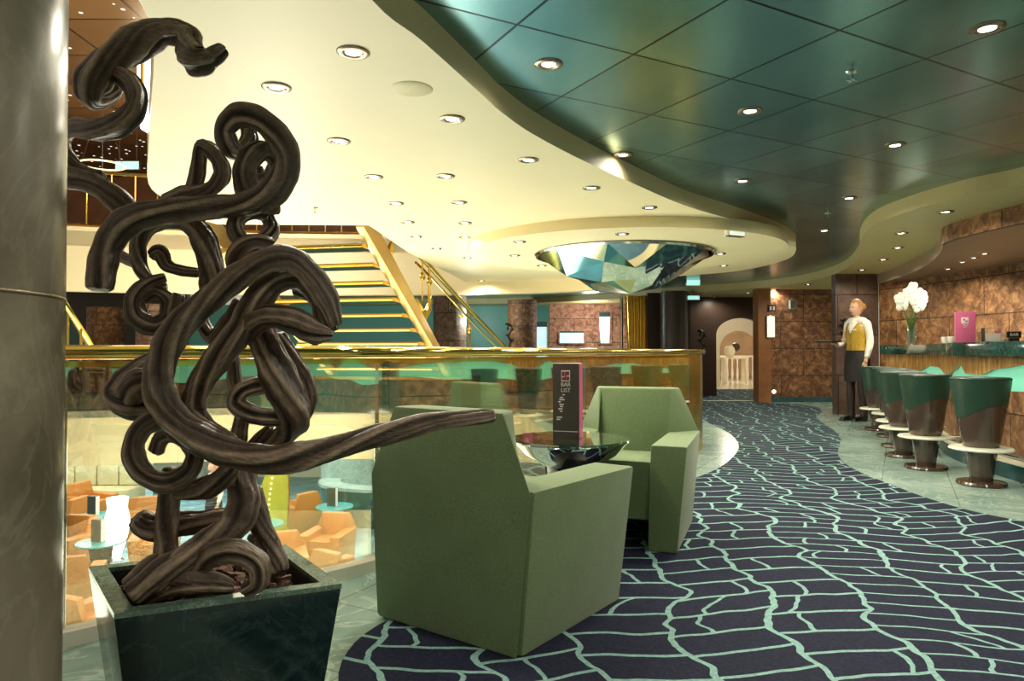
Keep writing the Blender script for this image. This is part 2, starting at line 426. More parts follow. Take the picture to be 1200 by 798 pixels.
def copy_tree(o, parent=None):
    c = o.copy(); COL.objects.link(c)
    if parent is not None: c.parent = parent
    for ch in kids(o): copy_tree(ch, c)
    return c
def text_geo(body, size, loc, right, up, depth=.0006):
    cu = bpy.data.curves.new('lettering', 'FONT'); cu.body = body; cu.size = size; cu.align_x = 'CENTER'; cu.align_y = 'CENTER'; cu.extrude = depth
    cu.resolution_u = 3
    t = bpy.data.objects.new('lettering', cu); COL.objects.link(t); bpy.context.view_layer.update()
    me = bpy.data.meshes.new_from_object(t.evaluated_get(bpy.context.evaluated_depsgraph_get()))
    r = Vector(right).normalized(); u = Vector(up).normalized(); n = r.cross(u)
    V = [Vector(loc) + r * v.co.x + u * v.co.y + n * v.co.z for v in me.vertices]; Fc = [tuple(p.vertices) for p in me.polygons]
    bpy.data.objects.remove(t); bpy.data.curves.remove(cu); bpy.data.meshes.remove(me); return V, Fc
ORD = ['', 'nearest', 'second nearest', 'third nearest', 'fourth nearest', 'fifth nearest', 'sixth nearest', 'seventh nearest', 'eighth nearest', 'ninth nearest', 'tenth nearest',
       'eleventh nearest', 'twelfth nearest', 'thirteenth nearest', 'fourteenth nearest', 'fifteenth nearest', 'sixteenth nearest', 'seventeenth nearest', 'eighteenth nearest', 'nineteenth nearest',
       'twentieth nearest', 'twenty-first nearest', 'twenty-second nearest', 'twenty-third nearest', 'twenty-fourth nearest', 'twenty-fifth nearest', 'twenty-sixth nearest', 'twenty-seventh nearest', 'twenty-eighth nearest', 'twenty-ninth nearest', 'thirtieth nearest']

# ---------------------------------------------------------------- camera
cam = bpy.data.cameras.new('camera'); co = bpy.data.objects.new('camera', cam); COL.objects.link(co)
cam.sensor_width = 36; cam.lens = 36 * F / 1200.0; cam.clip_start = .05; cam.clip_end = 200
co.location = (0, 0, CAMZ); co.rotation_euler = (R(90) + TH, 0, 0); S.camera = co

# ---------------------------------------------------------------- the setting
ZC, ZT, ZB, ZD = 2.17, 2.30, 2.02, 2.07       # cream ceiling, teal ceiling, bar canopy, dropped disc
ZL, ZU = -2.90, 2.95                          # lower and upper deck floors
railpts = [(-3.6, .55), (-2.3, 1.66), (-1.49, 2.36), (-.91, 2.90), (-.61, 3.20), (-.1, 3.93), (.5, 4.88), (1.12, 5.85), (1.66, 6.68)]
rail = [(p.x, p.y) for p in spline([(x, y, 0) for x, y in railpts], 8)]
endarc = [(p.x, p.y) for p in spline([(1.66, 6.68, 0), (1.86, 6.99, 0), (1.93, 7.25, 0), (1.83, 7.52, 0), (1.55, 7.68, 0), (1.2, 7.7, 0)], 8)]
void_far = [(.6, 8.1), (.0, 9.5), (-.1, 11.4), (-.5, 12.1)]
fasc = [(p.x, p.y) for p in spline([(-13, 8.6, 0), (-9.5, 10.6, 0), (-6, 11.9, 0), (-3, 12.35, 0), (-.5, 12.2, 0), (1.2, 11.4, 0), (2.0, 9.8, 0)], 10)]

deck = [(-3.6, .55), (-3.6, -3), (9, -3), (9, 30), (-14, 30), (-14, 8.2)] + fasc[:-14] + [(.3, 11.2), (.5, 9.6), (1.0, 8.0)] + endarc[::-1][2:] + rail[::-1]
structure('floor', prism(deck, -.12, 0), M['marblefloor'])
carpet_left = [(-.35, .8), (-.40, 1.5), (-.46, 1.9), (-.53, 2.22), (-.47, 2.52), (-.2, 2.9), (.15, 3.6), (.75, 4.6), (1.25, 5.3)] + [H2(820, 559, 0), H2(850, 544, 0), H2(866, 525, 0), H2(858, 510, 0), H2(836, 498, 0)] + [(2.75, 11.5), (3.0, 13.2), (3.8, 14.2), (4.9, 18.2)]
carpet_right = [(6.6, 18.2), (4.85, 13.95), (4.72, 13.5), (5.2, 12.9), (5.2, 11.9)] + [H2(957, 490, 0), H2(983, 510, 0), H2(982, 533, 0), H2(1000, 550, 0), H2(1045, 569, 0), H2(1091, 586, 0), H2(1140, 600, 0), H2(1200, 612, 0)] + [(3.3, 3.4), (3.45, 2.4), (3.4, .8)]
cl = [(p.x, p.y) for p in spline([(a, b, 0) for a, b in carpet_left], 4)]; cr_ = [(p.x, p.y) for p in spline([(a, b, 0) for a, b in carpet_right], 4)]
tag(obj('carpet', prism(cl + cr_, .0005, .006), M['carpet']), 'navy carpet with mint crackle lines curving past the bar', 'carpet')

# lower and upper decks
structure('floor_lower', prism([(-16, -2), (12, -2), (12, 32), (-16, 32)], ZL - .1, ZL), M['bluefloor'])
structure('trim_1', strip(fasc, -.22, -.90, 0.0), M['cream'], smooth=True)
structure('trim_2', strip(fasc[:52], -.22, 1.96, 3.02), M['cream'], smooth=True)
structure('trim_3', strip(rail + endarc[1:], -.02, -.55, -.121), M['cream'], smooth=True)

E = [H2(*p, ZC) for p in [(436, 0), (496, 49), (566, 112), (587, 131), (626, 158), (685, 189), (731, 210), (800, 240), (850, 255), (900, 271), (925, 282), (933, 292), (922, 304), (880, 315), (830, 321), (700, 330)]]
Es = [(p.x, p.y) for p in spline([(-.62, 1.6, 0)] + [(a, b, 0) for a, b in E], 5)]
left_edge = [(-.1, 12.6), (-.75, 12.6), (-.95, 11), (-1.25, 8.6), (-1.36, 6.72), (-2.78, 6.66)] + [(p.x, p.y) for p in spline([(-2.86, 6.3, 0), (-2.74, 5.6, 0), (-2.6, 5.05, 0), (-2.06, 4.0, 0), (-1.44, 2.83, 0), (-1.28, 2.42, 0), (-1.1, 1.6, 0)], 4)] + [(-.9, -1), (-.6, -1)]
structure('ceiling_left', prism(Es + left_edge, ZC, ZT + .15), M['cream'])
structure('trim_4', strip(left_edge[5:-2], -.012, ZC + .002, ZC + .035), M['brass'])
disc = [(1.25 + 1.75 * math.cos(a * math.pi / 48), 8.0 + 1.75 * math.sin(a * math.pi / 48)) for a in range(96)]
structure('ceiling_dropped_disc', prism(disc, ZD, ZC + .01), M['cream'])
teal_in = offset(Es, .0)
teal = [(p[0] - .05, p[1]) for p in Es] + [(-6, 12.9), (-6, 22), (9, 22), (9, -2), (-.6, -2)]
structure('ceiling', prism(teal, ZT, ZT + .05), M['teal'])
Rr = [H2(*p, ZT) for p in [(1200, 195), (1131, 210), (1061, 231), (1022, 249), (1008, 268), (1006, 288), (985, 308), (940, 322), (880, 330), (800, 336), (700, 345), (570, 350)]]
Rs = [(p.x, p.y) for p in spline([(4.3, 2.6, 0), (3.95, 4.2, 0)] + [(a, b, 0) for a, b in Rr] + [(-6, 17.8, 0)], 5)]
I = [H2(*p, ZC) for p in [(1200, 239), (1160, 249), (1120, 261), (1106, 268), (1100, 282), (1080, 300), (1050, 314), (1028, 321)]]
Is = [(p.x, p.y) for p in spline([(4.7, 2.6, 0), (4.3, 4.6, 0)] + [(a, b, 0) for a, b in I], 5)]
structure('ceiling_soffit', prism(Rs + [(-6, 23), (9, 23), (9, 10.9)] + Is[::-1], ZC, ZT - .001), M['soffit'])
structure('ceiling_bar', prism(Is + [(7.5, 10.9), (7.5, 2.6)], ZB, ZT - .002), M['mauve'])
structure('trim_5', strip(Is[3:26], -.02, ZB - .012, ZC - .001), M['stonebar'], smooth=True)

# far walls
structure('wall_far', box((5.62, 13.75, 1.08), (1.4, .2, 2.18)), M['stone'])
structure('wall_door_pier', box((4.80, 13.6, 1.08), (.24, .3, 2.18)), M['tan'])
structure('wall_pier_right', box((5.33, 11.0, 1.08), (.66, .14, 2.18)), M['panelwall'])
structure('baseboard_far', box((5.62, 13.62, .05), (1.4, .05, .1)), M['tealkick'])
wb = [(p.x, p.y) for p in spline([(5.68, 10.95, 0), (5.92, 9.6, 0), (6.05, 8.2, 0), (5.98, 6.5, 0), (5.7, 4.6, 0), (5.5, 2.6, 0), (5.45, -3, 0)], 6)]
structure('wall_bar', strip(wb, -.15, 0, ZB + .01), M['stonebar'], smooth=True)
structure('wall_left', box((-11.5, 18.6, .6), (6.0, .2, 5.0)), M['dark'])
structure('wall_teal', box((-3.6, 18.7, 1.1), (9.8, .2, 2.2)), M['tealwall'])
structure('wall_niches', box((2.1, 18.1, 1.1), (2.3, .3, 2.2)), M['stonepink'])
structure('wall_corridor', box((3.28, 14.9, 1.1), (.9, .2, 2.2)), M['dark'])
structure('wall_lobby_left', strip([(3.74, 14.9), (4.1, 16.6), (5.0, 19.6)], -.08, 0, 2.17), M['dark'])
# bright lobby behind the doorway
nA = 14
def arch(y, x0, x1, spring, rise, mat, name, top=2.17, xo0=3.62, xo1=4.84, th=.15):
    cxm, hw = (x0 + x1) / 2, (x1 - x0) / 2; pts = []
    for k in range(nA + 1):
        a = math.pi * (1 - k / nA); pts.append((cxm + hw * math.cos(a), spring + rise * math.sin(a)))
    V = []; Fc = []
    inner = [(x0, 0)] + pts + [(x1, 0)]; outer = [(xo0, 0)] + [(xo0 + (xo1 - xo0) * k / nA, top) for k in range(nA + 1)] + [(xo1, 0)]
    n = len(inner)
    for yy in (y, y + th):
        V += [Vector((a, yy, b)) for a, b in inner] + [Vector((a, yy, b)) for a, b in outer]
    for i in range(n - 1):
        Fc += [(i, i + 1, n + i + 1, n + i), (2 * n + i, 3 * n + i, 3 * n + i + 1, 2 * n + i + 1), (i, 2 * n + i, 2 * n + i + 1, i + 1), (n + i, n + i + 1, 3 * n + i + 1, 3 * n + i)]
    return structure(name, (V, Fc), mat)
arch(15.6, 4.50, 5.6, 1.35, .36, M['dark'], 'wall_archway', xo0=3.7, xo1=6.6)
arch(19.6, 5.75, 6.85, 1.05, .5, M['lobby'], 'wall_lobby_arch', xo0=4.0, xo1=9.5, top=2.3)
structure('floor_lobby', prism([(3.3, 18.2), (11, 18.2), (11, 29.8), (3.3, 29.8)], .0005, .008), M['palefloor'])
structure('wall_lobby_far', box((7.5, 26, 1.3), (7, .2, 2.6)), plain('lobby_back_wall', srgb(196, 158, 118), .5, var=.15, vs=2))
structure('ceiling_lobby', box((7.0, 22.2, 2.55), (7, 8.5, .1)), M['white'])
structure('baseboard_threshold', box((4.3, 13.9, .009), (1.1, .05, .006)), M['ivory'])
structure('wall_upper', box((-9.5, 17.2, 4.1), (15, .2, 2.4)), M['tan'])
structure('ceiling_upper', prism([(-18, 4.5), (-.2, 4.5), (-.2, 20), (-18, 20)], 5.2, 5.3), M['star'])
structure('floor_upper', prism(fasc[:52] + [(-1.8, 18), (-15, 18), (-15, 8.4)], 2.7, ZU), M['cream'])
structure('wall_lower', box((-3, 22.0, -1.7), (26, .2, 2.4)), M['white'])

# ---------------------------------------------------------------- marble column at the left edge
t = thing('marble_column', 'polished brown-grey marble column filling the left edge beside the planter', 'column', (-1.075, 1.046, 0))
obj('shaft', lathe([(.352, 0), (.352, ZC + .13)], 72, (-1.075, 1.046, 0)), M['column'], t, smooth=True)
obj('joint_ring', lathe([(.3525, 1.055), (.3532, 1.056), (.3532, 1.060), (.3525, 1.061)], 72, (-1.075, 1.046, 0)), M['trimring'], t, smooth=True)

# ---------------------------------------------------------------- glass balustrade
bl = thing('glass_balustrade', 'brass-railed glass balustrade curving along the atrium edge behind the armchairs', 'balustrade', (-.61, 3.2, 0))
rail3 = [Vector((x, y, .965)) for x, y in rail]
def rail_profile(path, prof, name, mat, parent):
    n = len(prof); V = []; Fc = []
    for i, (x, y) in enumerate(path):
        a = Vector(path[max(i - 1, 0)]); b = Vector(path[min(i + 1, len(path) - 1)]); d = (b - a).normalized(); nr = Vector((d.y, -d.x))
        for u, z in prof: V.append(Vector((x + nr.x * u, y + nr.y * u, z)))
    for i in range(len(path) - 1):
        for k in range(n): Fc.append((i * n + k, i * n + (k + 1) % n, (i + 1) * n + (k + 1) % n, (i + 1) * n + k))
    Fc += [tuple(range(n)), tuple(len(path) * n - 1 - k for k in range(n))]
    return obj(name, (V, Fc), mat, parent, smooth=True)
oval = [(.032 * math.cos(a * math.pi / 8), .968 + .025 * math.sin(a * math.pi / 8)) for a in range(16)]
full = rail + endarc[1:]
rail_profile(full, oval, 'handrail', M['brass'], bl)
rail_profile(rail, [(-.012, .917), (.012, .917), (.012, .938), (-.012, .938)], 'lower_rail', M['brass'], bl)
seglen = [(i, i + 12) for i in range(0, len(rail) - 12, 12)] + [(len(rail) - 5 - (len(rail) - 5) % 12 + 0, len(rail) - 1)]
cuts = list(range(0, len(rail) - 1, 16)) + [len(rail) - 1]
for a, b in zip(cuts[:-1], cuts[1:]):
    obj('glass_panel', strip(rail[a:b + 1], .012, .035, .918), M['glass'], bl, smooth=True)
rail_profile(rail, [(-.03, 0.0), (.04, 0.0), (.04, .05), (-.03, .05)], 'base_channel', M['white'], bl)
for i in cuts[1:-1]:
    x, y = rail[i]; obj('panel_joint', rod((x, y, .05), (x, y, .917), .0095, 10), M['chrome'], bl, smooth=True)
obj('end_panel', strip([(a, b) for a, b in endarc], -.03, .0, .945), M['gold'], bl, smooth=True)

# ---------------------------------------------------------------- planter with bark chips and vine
pr = .40
pc = [H(134, 719, pr), H(400, 684, pr), H(335, 638, pr), H(104, 664, pr)]
cen = sum(pc, Vector()) / 4
ca = (pc[1] - pc[0]).normalized(); rzp = math.atan2(ca.y, ca.x)
pl = thing('planter', 'dark green square tapered stone planter holding the twisted vine', 'planter', (cen.x, cen.y, 0))
def ringpoly(k, z): return [Vector((cen.x + (p.x - cen.x) * k, cen.y + (p.y - cen.y) * k, z)) for p in pc]
# rim and body follow the measured outline
o1, i1, i0 = ringpoly(1.0, pr), ringpoly(.84, pr), ringpoly(.80, pr - .14)
o0 = ringpoly(.80, 0.0); om = ringpoly(1.0, pr - .012)
V = o0 + om
obj('box', (V, [(3, 2, 1, 0), (4, 5, 6, 7)] + [(i, (i + 1) % 4, 4 + (i + 1) % 4, 4 + i) for i in range(4)]), M['planter'], pl, bevel=.004)
V = ringpoly(1.003, pr - .012) + ringpoly(1.003, pr) + i1 + ringpoly(.84, pr - .011)
obj('rim', (V, [(i, (i + 1) % 4, 4 + (i + 1) % 4, 4 + i) for i in range(4)] + [(4 + i, 4 + (i + 1) % 4, 8 + (i + 1) % 4, 8 + i) for i in range(4)] + [(8 + i, 8 + (i + 1) % 4, 12 + (i + 1) % 4, 12 + i) for i in range(4)] + [(12 + i, 12 + (i + 1) % 4, (i + 1) % 4, i) for i in range(4)]), M['rim'], pl)
# hollow: cut body top open by making an inner tray
pl_box = kids(pl)[0]
for c in kids(pl):
    if c.name.startswith('box'):
        me = c.data; bm = bmesh.new(); bm.from_mesh(me)
        top = [f for f in bm.faces if f.normal.z > .9]
        bmesh.ops.delete(bm, geom=top, context='FACES'); bm.to_mesh(me); bm.free()
V = ringpoly(.84, pr - .011) + ringpoly(.79, pr - .07)
obj('soil_tray', (V, [(i, 4 + i, 4 + (i + 1) % 4, (i + 1) % 4) for i in range(4)] + [(4, 5, 6, 7)]), M['black'], pl)
gs = []
for k in range(620):
    u, v = random.uniform(.08, .92), random.uniform(.08, .92)
    p = pc[0].lerp(pc[1], u).lerp(pc[3].lerp(pc[2], u), v); p = cen + (p - cen) * .82
    b = box((0, 0, 0), (random.uniform(.015, .04), random.uniform(.008, .02), random.uniform(.005, .012)))
    m = Matrix.Translation((p.x, p.y, pr - .058 + random.uniform(0, .034))) @ Matrix.Rotation(random.uniform(0, 6.28), 4, 'Z') @ Matrix.Rotation(random.uniform(-.6, .6), 4, 'X') @ Matrix.Rotation(random.uniform(-.5, .5), 4, 'Y')
    gs.append(([m @ q for q in b[0]], b[1]))
tag(obj('bark_chips', join(*gs), M['bark_chip']), 'brown bark chips covering the soil in the planter', 'bark chips', kind='stuff')

DV = 1.78
vine = thing('twisted_vine', 'tall dried brown twisted vine coiling up out of the planter', 'dried vine', (cen.x, cen.y, pr - .06))
def stem(pts, n=7, seed=0, name='stem', taper=True):
    """pts: (x, y, depth offset, radius in px)"""
    rnd = random.Random(seed); ph = [rnd.uniform(0, 6.28) for _ in range(4)]; am = [rnd.uniform(.5, 1), rnd.uniform(.3, .7), rnd.uniform(.2, .5)]
    P4 = []
    for (x, y, d, r) in pts:
        q = P(x, y, DV + d); P4.append((q, r / F * (DV + d)))
    n_ = []; rr = []
    pos = spline([q for q, _ in P4], n); rad = [v.x for v in spline([(r, 0, 0) for _, r in P4], n)]
    rad = [max(.003, r * 1.05 * (1 + .05 * math.sin(i * .45 + ph[0]) + .03 * math.sin(i * 1.1 + ph[1]))) for i, r in enumerate(rad)]
    if taper:
        rad[0] *= .8; rad[-1] *= .8
    ks = [(rnd.choice([3, 4]), 1.0), (rnd.choice([5, 6, 7]), .8), (rnd.choice([9, 10, 11]), .6), (15, .35)]
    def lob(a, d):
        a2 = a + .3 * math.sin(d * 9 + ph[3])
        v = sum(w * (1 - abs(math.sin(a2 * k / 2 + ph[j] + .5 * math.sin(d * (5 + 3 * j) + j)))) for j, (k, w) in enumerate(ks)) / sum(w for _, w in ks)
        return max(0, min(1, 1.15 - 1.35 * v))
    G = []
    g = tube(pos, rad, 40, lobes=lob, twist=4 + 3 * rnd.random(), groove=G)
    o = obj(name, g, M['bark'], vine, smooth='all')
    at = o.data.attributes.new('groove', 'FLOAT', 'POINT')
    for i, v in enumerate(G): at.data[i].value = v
    return o
stems = [
 # top branch with its curl
 [(262, 57, .02, 8), (246, 68, .0, 12), (231, 72, -.02, 16), (222, 58, .02, 15), (219, 44, .05, 14), (195, 37, .06, 15), (165, 48, .06, 18), (130, 72, .03, 19), (107, 98, 0, 17), (108, 116, .02, 12), (128, 112, .07, 9), (140, 97, .1, 8)],
 [(112, 96, .08, 7), (132, 86, .04, 10), (154, 98, 0, 11), (160, 122, -.02, 12), (143, 144, -.03, 13), (112, 153, -.02, 13), (88, 150, .03, 10), (76, 160, .07, 8), (78, 180, .08, 7), (95, 200, .08, 8), (118, 210, .06, 9)],
 [(40, 196, .04, 11), (74, 206, .04, 12), (110, 216, .03, 13), (138, 236, .03, 14), (158, 258, .06, 13)],
 # long horizontal with cut end and the double ring
 [(116, 340, -.12, 15), (120, 310, -.11, 15), (131, 280, -.1, 16), (153, 258, -.1, 16), (190, 248, -.08, 15), (240, 244, -.06, 14), (290, 238, -.04, 14), (322, 222, -.03, 15), (337, 192, -.02, 15), (328, 163, -.02, 15), (305, 140, -.03, 15), (280, 135, -.03, 14), (264, 150, -.02, 12), (268, 170, .0, 11), (280, 178, .04, 10), (292, 165, .08, 9), (290, 146, .1, 8)],
 [(328, 238, .06, 12), (302, 236, .04, 14), (289, 215, .02, 13), (290, 190, .0, 13), (308, 176, .02, 11), (322, 188, .06, 9), (318, 206, .1, 8), (305, 208, .12, 6), (304, 196, .13, 5)],
 # small triangular loop
 [(222, 238, .05, 9), (231, 205, .05, 9), (238, 172, .03, 8), (255, 185, .01, 9), (261, 205, .0, 9), (246, 222, .02, 9), (215, 228, .05, 10), (192, 236, .06, 8)],
 # hoop below the long horizontal
 [(176, 330, .02, 7), (164, 312, .02, 8), (162, 285, .02, 9), (178, 264, .02, 10), (205, 258, .02, 11), (230, 268, .02, 13), (243, 296, .02, 14), (249, 325, .04, 14), (250, 352, .07, 12)],
 [(176, 262, .1, 7), (154, 268, .12, 7), (140, 282, .12, 6), (142, 300, .1, 6), (160, 308, .07, 7)],
 [(180, 300, .04, 8), (188, 294, .03, 8), (195, 310, .05, 7), (212, 317, .06, 6), (234, 320, .07, 5)],
 # knot of loops on the left
 [(194, 325, .0, 6), (172, 332, -.02, 7), (156, 348, -.03, 8), (158, 370, -.02, 10), (178, 382, .0, 11), (196, 372, .02, 9), (196, 352, .03, 8), (182, 342, .02, 8), (168, 352, .02, 6)],
 [(196, 337, .04, 5), (178, 338, .03, 6), (165, 350, .03, 6), (168, 366, .05, 6)],
 [(210, 344, .0, 7), (205, 360, .0, 9), (199, 382, .02, 8)],
 # stacked rings at the neck
 [(312, 250, .04, 8), (292, 248, .0, 9), (276, 262, -.02, 9), (282, 280, -.02, 9), (304, 284, .0, 9), (318, 270, .04, 9), (312, 252, .08, 8)],
 [(318, 288, .0, 9), (296, 284, -.03, 11), (278, 298, -.03, 12), (280, 318, .0, 11), (300, 322, .05, 10)],
 # arch with frayed right end that becomes the long sweep to the right
 [(392, 382, -.06, 9), (384, 356, -.07, 13), (368, 328, -.08, 14), (345, 306, -.09, 14), (318, 304, -.1, 14), (285, 320, -.1, 14), (250, 346, -.1, 15), (216, 378, -.1, 16), (194, 412, -.1, 17), (186, 450, -.1, 17), (200, 486, -.1, 17), (232, 513, -.1, 17), (272, 531, -.11, 17), (325, 538, -.12, 17), (380, 528, -.12, 15), (440, 511, -.11, 13), (500, 496, -.1, 11), (550, 490, -.09, 9), (580, 487, -.08, 7)],
 [(378, 382, .0, 8), (372, 352, -.01, 10), (352, 328, -.02, 12), (326, 330, -.04, 13), (304, 350, -.05, 15), (284, 384, -.05, 16), (258, 416, -.05, 16), (236, 448, -.05, 15), (226, 480, -.04, 14), (240, 502, -.05, 13), (272, 520, -.06, 11)],
 # horn shaped end
 [(290, 398, .0, 12), (298, 378, -.06, 13), (318, 370, -.09, 14), (346, 376, -.1, 15), (368, 388, -.1, 14), (390, 393, -.09, 5)],
 [(352, 392, -.05, 2), (366, 402, -.06, 2), (376, 401, -.07, 2), (378, 396, -.08, 2)],
 # thick descending stem and its partner
 [(302, 372, .02, 14), (310, 402, .0, 17), (322, 432, -.02, 19), (336, 462, -.02, 20), (346, 484, .0, 18), (338, 504, .04, 14), (318, 520, .06, 10), (298, 530, .07, 8)],
 [(326, 392, .06, 9), (342, 420, .05, 10), (358, 448, .04, 10), (360, 474, .04, 10), (346, 500, .05, 9)],
 # ring on the left and its inner coil
 [(262, 538, .02, 11), (238, 500, .0, 12), (206, 489, -.02, 12), (172, 498, -.04, 12), (157, 524, -.05, 12), (166, 551, -.05, 12), (192, 566, -.05, 12), (219, 556, -.03, 11), (229, 532, .0, 10), (214, 512, .03, 9), (192, 512, .05, 9), (183, 530, .06, 8)],
 [(205, 574, .0, 11), (238, 573, .0, 12), (266, 556, .0, 12), (284, 536, .02, 12)],
 # bundle at far left
 [(202, 412, .06, 11), (172, 430, .06, 14), (146, 450, .05, 15), (134, 464, .04, 12), (150, 476, .02, 14), (180, 480, .02, 15), (210, 482, .03, 14)],
 [(184, 446, .0, 14), (162, 452, -.01, 17), (150, 468, .0, 14)],
 # ring right of centre
 [(345, 448, .06, 9), (312, 450, .0, 10), (284, 458, -.02, 11), (278, 474, -.02, 11), (298, 486, -.02, 11), (330, 490, .0, 9)],
 [(262, 402, .06, 7), (272, 420, .06, 8), (275, 450, .05, 8), (284, 480, .06, 8), (280, 508, .06, 9), (276, 530, .06, 10)],
 [(318, 500, .08, 6), (300, 520, .08, 8), (290, 540, .06, 10)],
 # stems down into the planter
 [(204, 548, .02, 12), (198, 590, .02, 12), (195, 630, .02, 13), (194, 672, .0, 14)],
 [(284, 524, .03, 15), (284, 560, .03, 17), (286, 592, .0, 18), (268, 622, -.04, 16), (232, 648, -.08, 15), (190, 672, -.12, 17), (152, 700, -.16, 14)],
 [(296, 570, .04, 10), (304, 610, .03, 12), (318, 645, .02, 13), (328, 672, .0, 12)],
 [(160, 606, .02, 13), (178, 618, .04, 16), (215, 614, .06, 14), (255, 610, .06, 13), (290, 606, .05, 12)],
 [(226, 676, -.06, 11), (246, 652, -.1, 13), (276, 646, -.12, 14), (302, 660, -.13, 13), (303, 682, -.13, 11), (286, 692, -.12, 8)],
 [(176, 690, -.14, 12), (206, 664, -.1, 15), (244, 636, -.06, 15), (278, 606, -.02, 13), (296, 575, .02, 10)],
 [(300, 622, .06, 12), (316, 650, .05, 13), (322, 678, .04, 12)],
 [(148, 690, -.06, 12), (180, 668, -.02, 15), (215, 660, .02, 16), (250, 664, .05, 14)],
 [(186, 412, -.02, 8), (182, 440, -.04, 9), (186, 474, -.04, 9), (206, 506, -.04, 9), (240, 530, -.04, 8)],
 [(346, 336, .03, 9), (372, 348, .02, 10), (384, 368, .02, 9), (392, 388, .02, 6)],
 [(282, 352, .04, 8), (268, 376, .04, 9), (252, 396, .05, 9), (240, 384, .07, 8), (232, 366, .08, 7)],
 [(160, 700, -.1, 14), (200, 684, -.1, 16), (240, 684, -.1, 14), (272, 690, -.08, 10)],
]
for i, s_ in enumerate(stems): stem(s_, seed=i + 3)

# ---------------------------------------------------------------- armchairs
def armchair(name, label, loc, rz, mat, group=None, k=1.0, bv=.012):
    t = thing(name, label, 'armchair', (0, 0, 0), 0, group)
    ft = [(-.30, 0), (-.345, .5), (-.235, .745), (.235, .745), (.345, .5), (.30, 0)]
    V = []
    for i, (x, z) in enumerate(ft): V.append(Vector((x, -.36 + .015 * (z / .78), z)))
    inn = [(-.17, -.22), (-.19, -.19), (-.2, -.235), (.2, -.235), (.19, -.19), (.17, -.22)]
    for (x, z), (xi, yi) in zip(ft, inn): V.append(Vector((xi, yi, z)))
    bk = (V, [(0, 1, 2, 3, 4, 5), (6, 7, 8, 9, 10, 11)] + [(i, (i + 1) % 6, 6 + (i + 1) % 6, 6 + i) for i in range(6)])
    obj('backrest', bk, mat, t, bevel=bv)
    for s in (-1, 1):
        a = hexa([(s * .165, -.335, 0), (s * .301, -.335, 0), (s * .305, .32, 0), (s * .165, .32, 0), (s * .19, -.335, .51), (s * .347, -.335, .51), (s * .355, .345, .505), (s * .185, .345, .505)])
        obj('armrest', a, mat, t, bevel=bv)
    obj('seat', hexa([(-.175, -.22, .14), (.175, -.22, .14), (.175, .30, .14), (-.175, .30, .14), (-.185, -.24, .40), (.185, -.24, .40), (.185, .33, .425), (-.185, .33, .425)]), mat, t, bevel=bv)
    t.location = loc; t.rotation_euler = (0, 0, rz); t.scale = k if isinstance(k, tuple) else (k, k, k); return t
f1 = (.59, .81); c1 = (-.028, 2.70)
armchair('armchair', 'angular sage green armchair seen from behind, nearest the camera', (c1[0], c1[1], .006), math.atan2(f1[1], f1[0]) - math.pi / 2, M['fabric'], None, (1.05, .99, 1.03))
f2 = (-.35, -.94); c2 = (.61, 3.80)
armchair('armchair', 'angular sage green armchair facing the camera beyond the round glass table', (c2[0], c2[1], .006), math.atan2(f2[1], f2[0]) - math.pi / 2, M['fabric'], None, 1.02)

# ---------------------------------------------------------------- round glass table with menu
tc = (.275, 3.35)
tb = thing('side_table', 'round glass-topped table with mirrored bowl base between the armchairs', 'table', (tc[0], tc[1], .006))
obj('table_top', lathe([(.0001, .545), (.280, .545), (.284, .55), (.280, .557), (.0001, .557)], 64), M['tableglass'], tb, smooth=True, world=False)
obj('mirror_bowl', lathe([(.08, .42), (.14, .435), (.22, .485), (.27, .54), (.262, .5435), (.0001, .5435)], 64), M['mirror'], tb, smooth=True, world=False)
obj('pedestal', box((0, 0, .212), (.17, .17, .416), R(20), .8), M['black'], tb, world=False, bevel=.006)
obj('foot', lathe([(.0001, 0), (.2, 0), (.2, .012), (.0001, .014)], 48), M['black'], tb, smooth=True, world=False)
mp_ = (.262, 3.34, .5635)
rzm = R(-18)
mn = thing('menu_stand', 'tall dark drinks menu with pink spine standing on the glass table', 'menu', mp_, rzm)
obj('card', box((0, 0, .175), (.125, .075, .35)), M['menu'], mn, world=False, bevel=.002)
sp = obj('spine', box((.0633, 0, .175), (.002, .07, .346)), M['pink'], mn, world=False)
obj('page_edges', box((.0, .0, .3515), (.118, .066, .002)), M['ink'], mn, world=False)
yf = -.0381
e = obj('emblem', box((0, yf, .293), (.042, .0012, .052)), M['ink'], mn, world=False)
g = [box((-.012, yf - .0022, .303), (.013, .001, .022), 0), box((.010, yf - .0022, .305), (.014, .001, .018), 0), box((-.010, yf - .0022, .280), (.016, .001, .014), 0), box((.011, yf - .0022, .281), (.013, .001, .018), 0), box((0, yf - .0022, .2935), (.006, .001, .04), 0)]
obj('emblem_figure', join(*g), M['redprint'], e, world=False)
kids_e = kids(e)
obj('title', join(text_geo('BAR', .026, (0, yf, .252), (1, 0, 0), (0, 0, 1)), text_geo('LIST', .026, (0, yf, .226), (1, 0, 0), (0, 0, 1))), M['ink'], mn, world=False)
for rows_ in ([(-.01, .205, .012), (-.02, .192, .016), (-.018, .182, .026), (-.03, .172, .012), (-.02, .160, .02), (-.02, .150, .014), (-.025, .139, .02), (-.022, .128, .012)], [(-.03, .1, .026), (-.035, .09, .018)]):
    obj('small_print', join(*[box((x, yf, z), (w, .001, .005)) for x, z, w in rows_]), M['ink'], mn, world=False)
obj('printed_line', box((0, yf, .035), (.115, .001, .003)), M['ink'], mn, world=False)

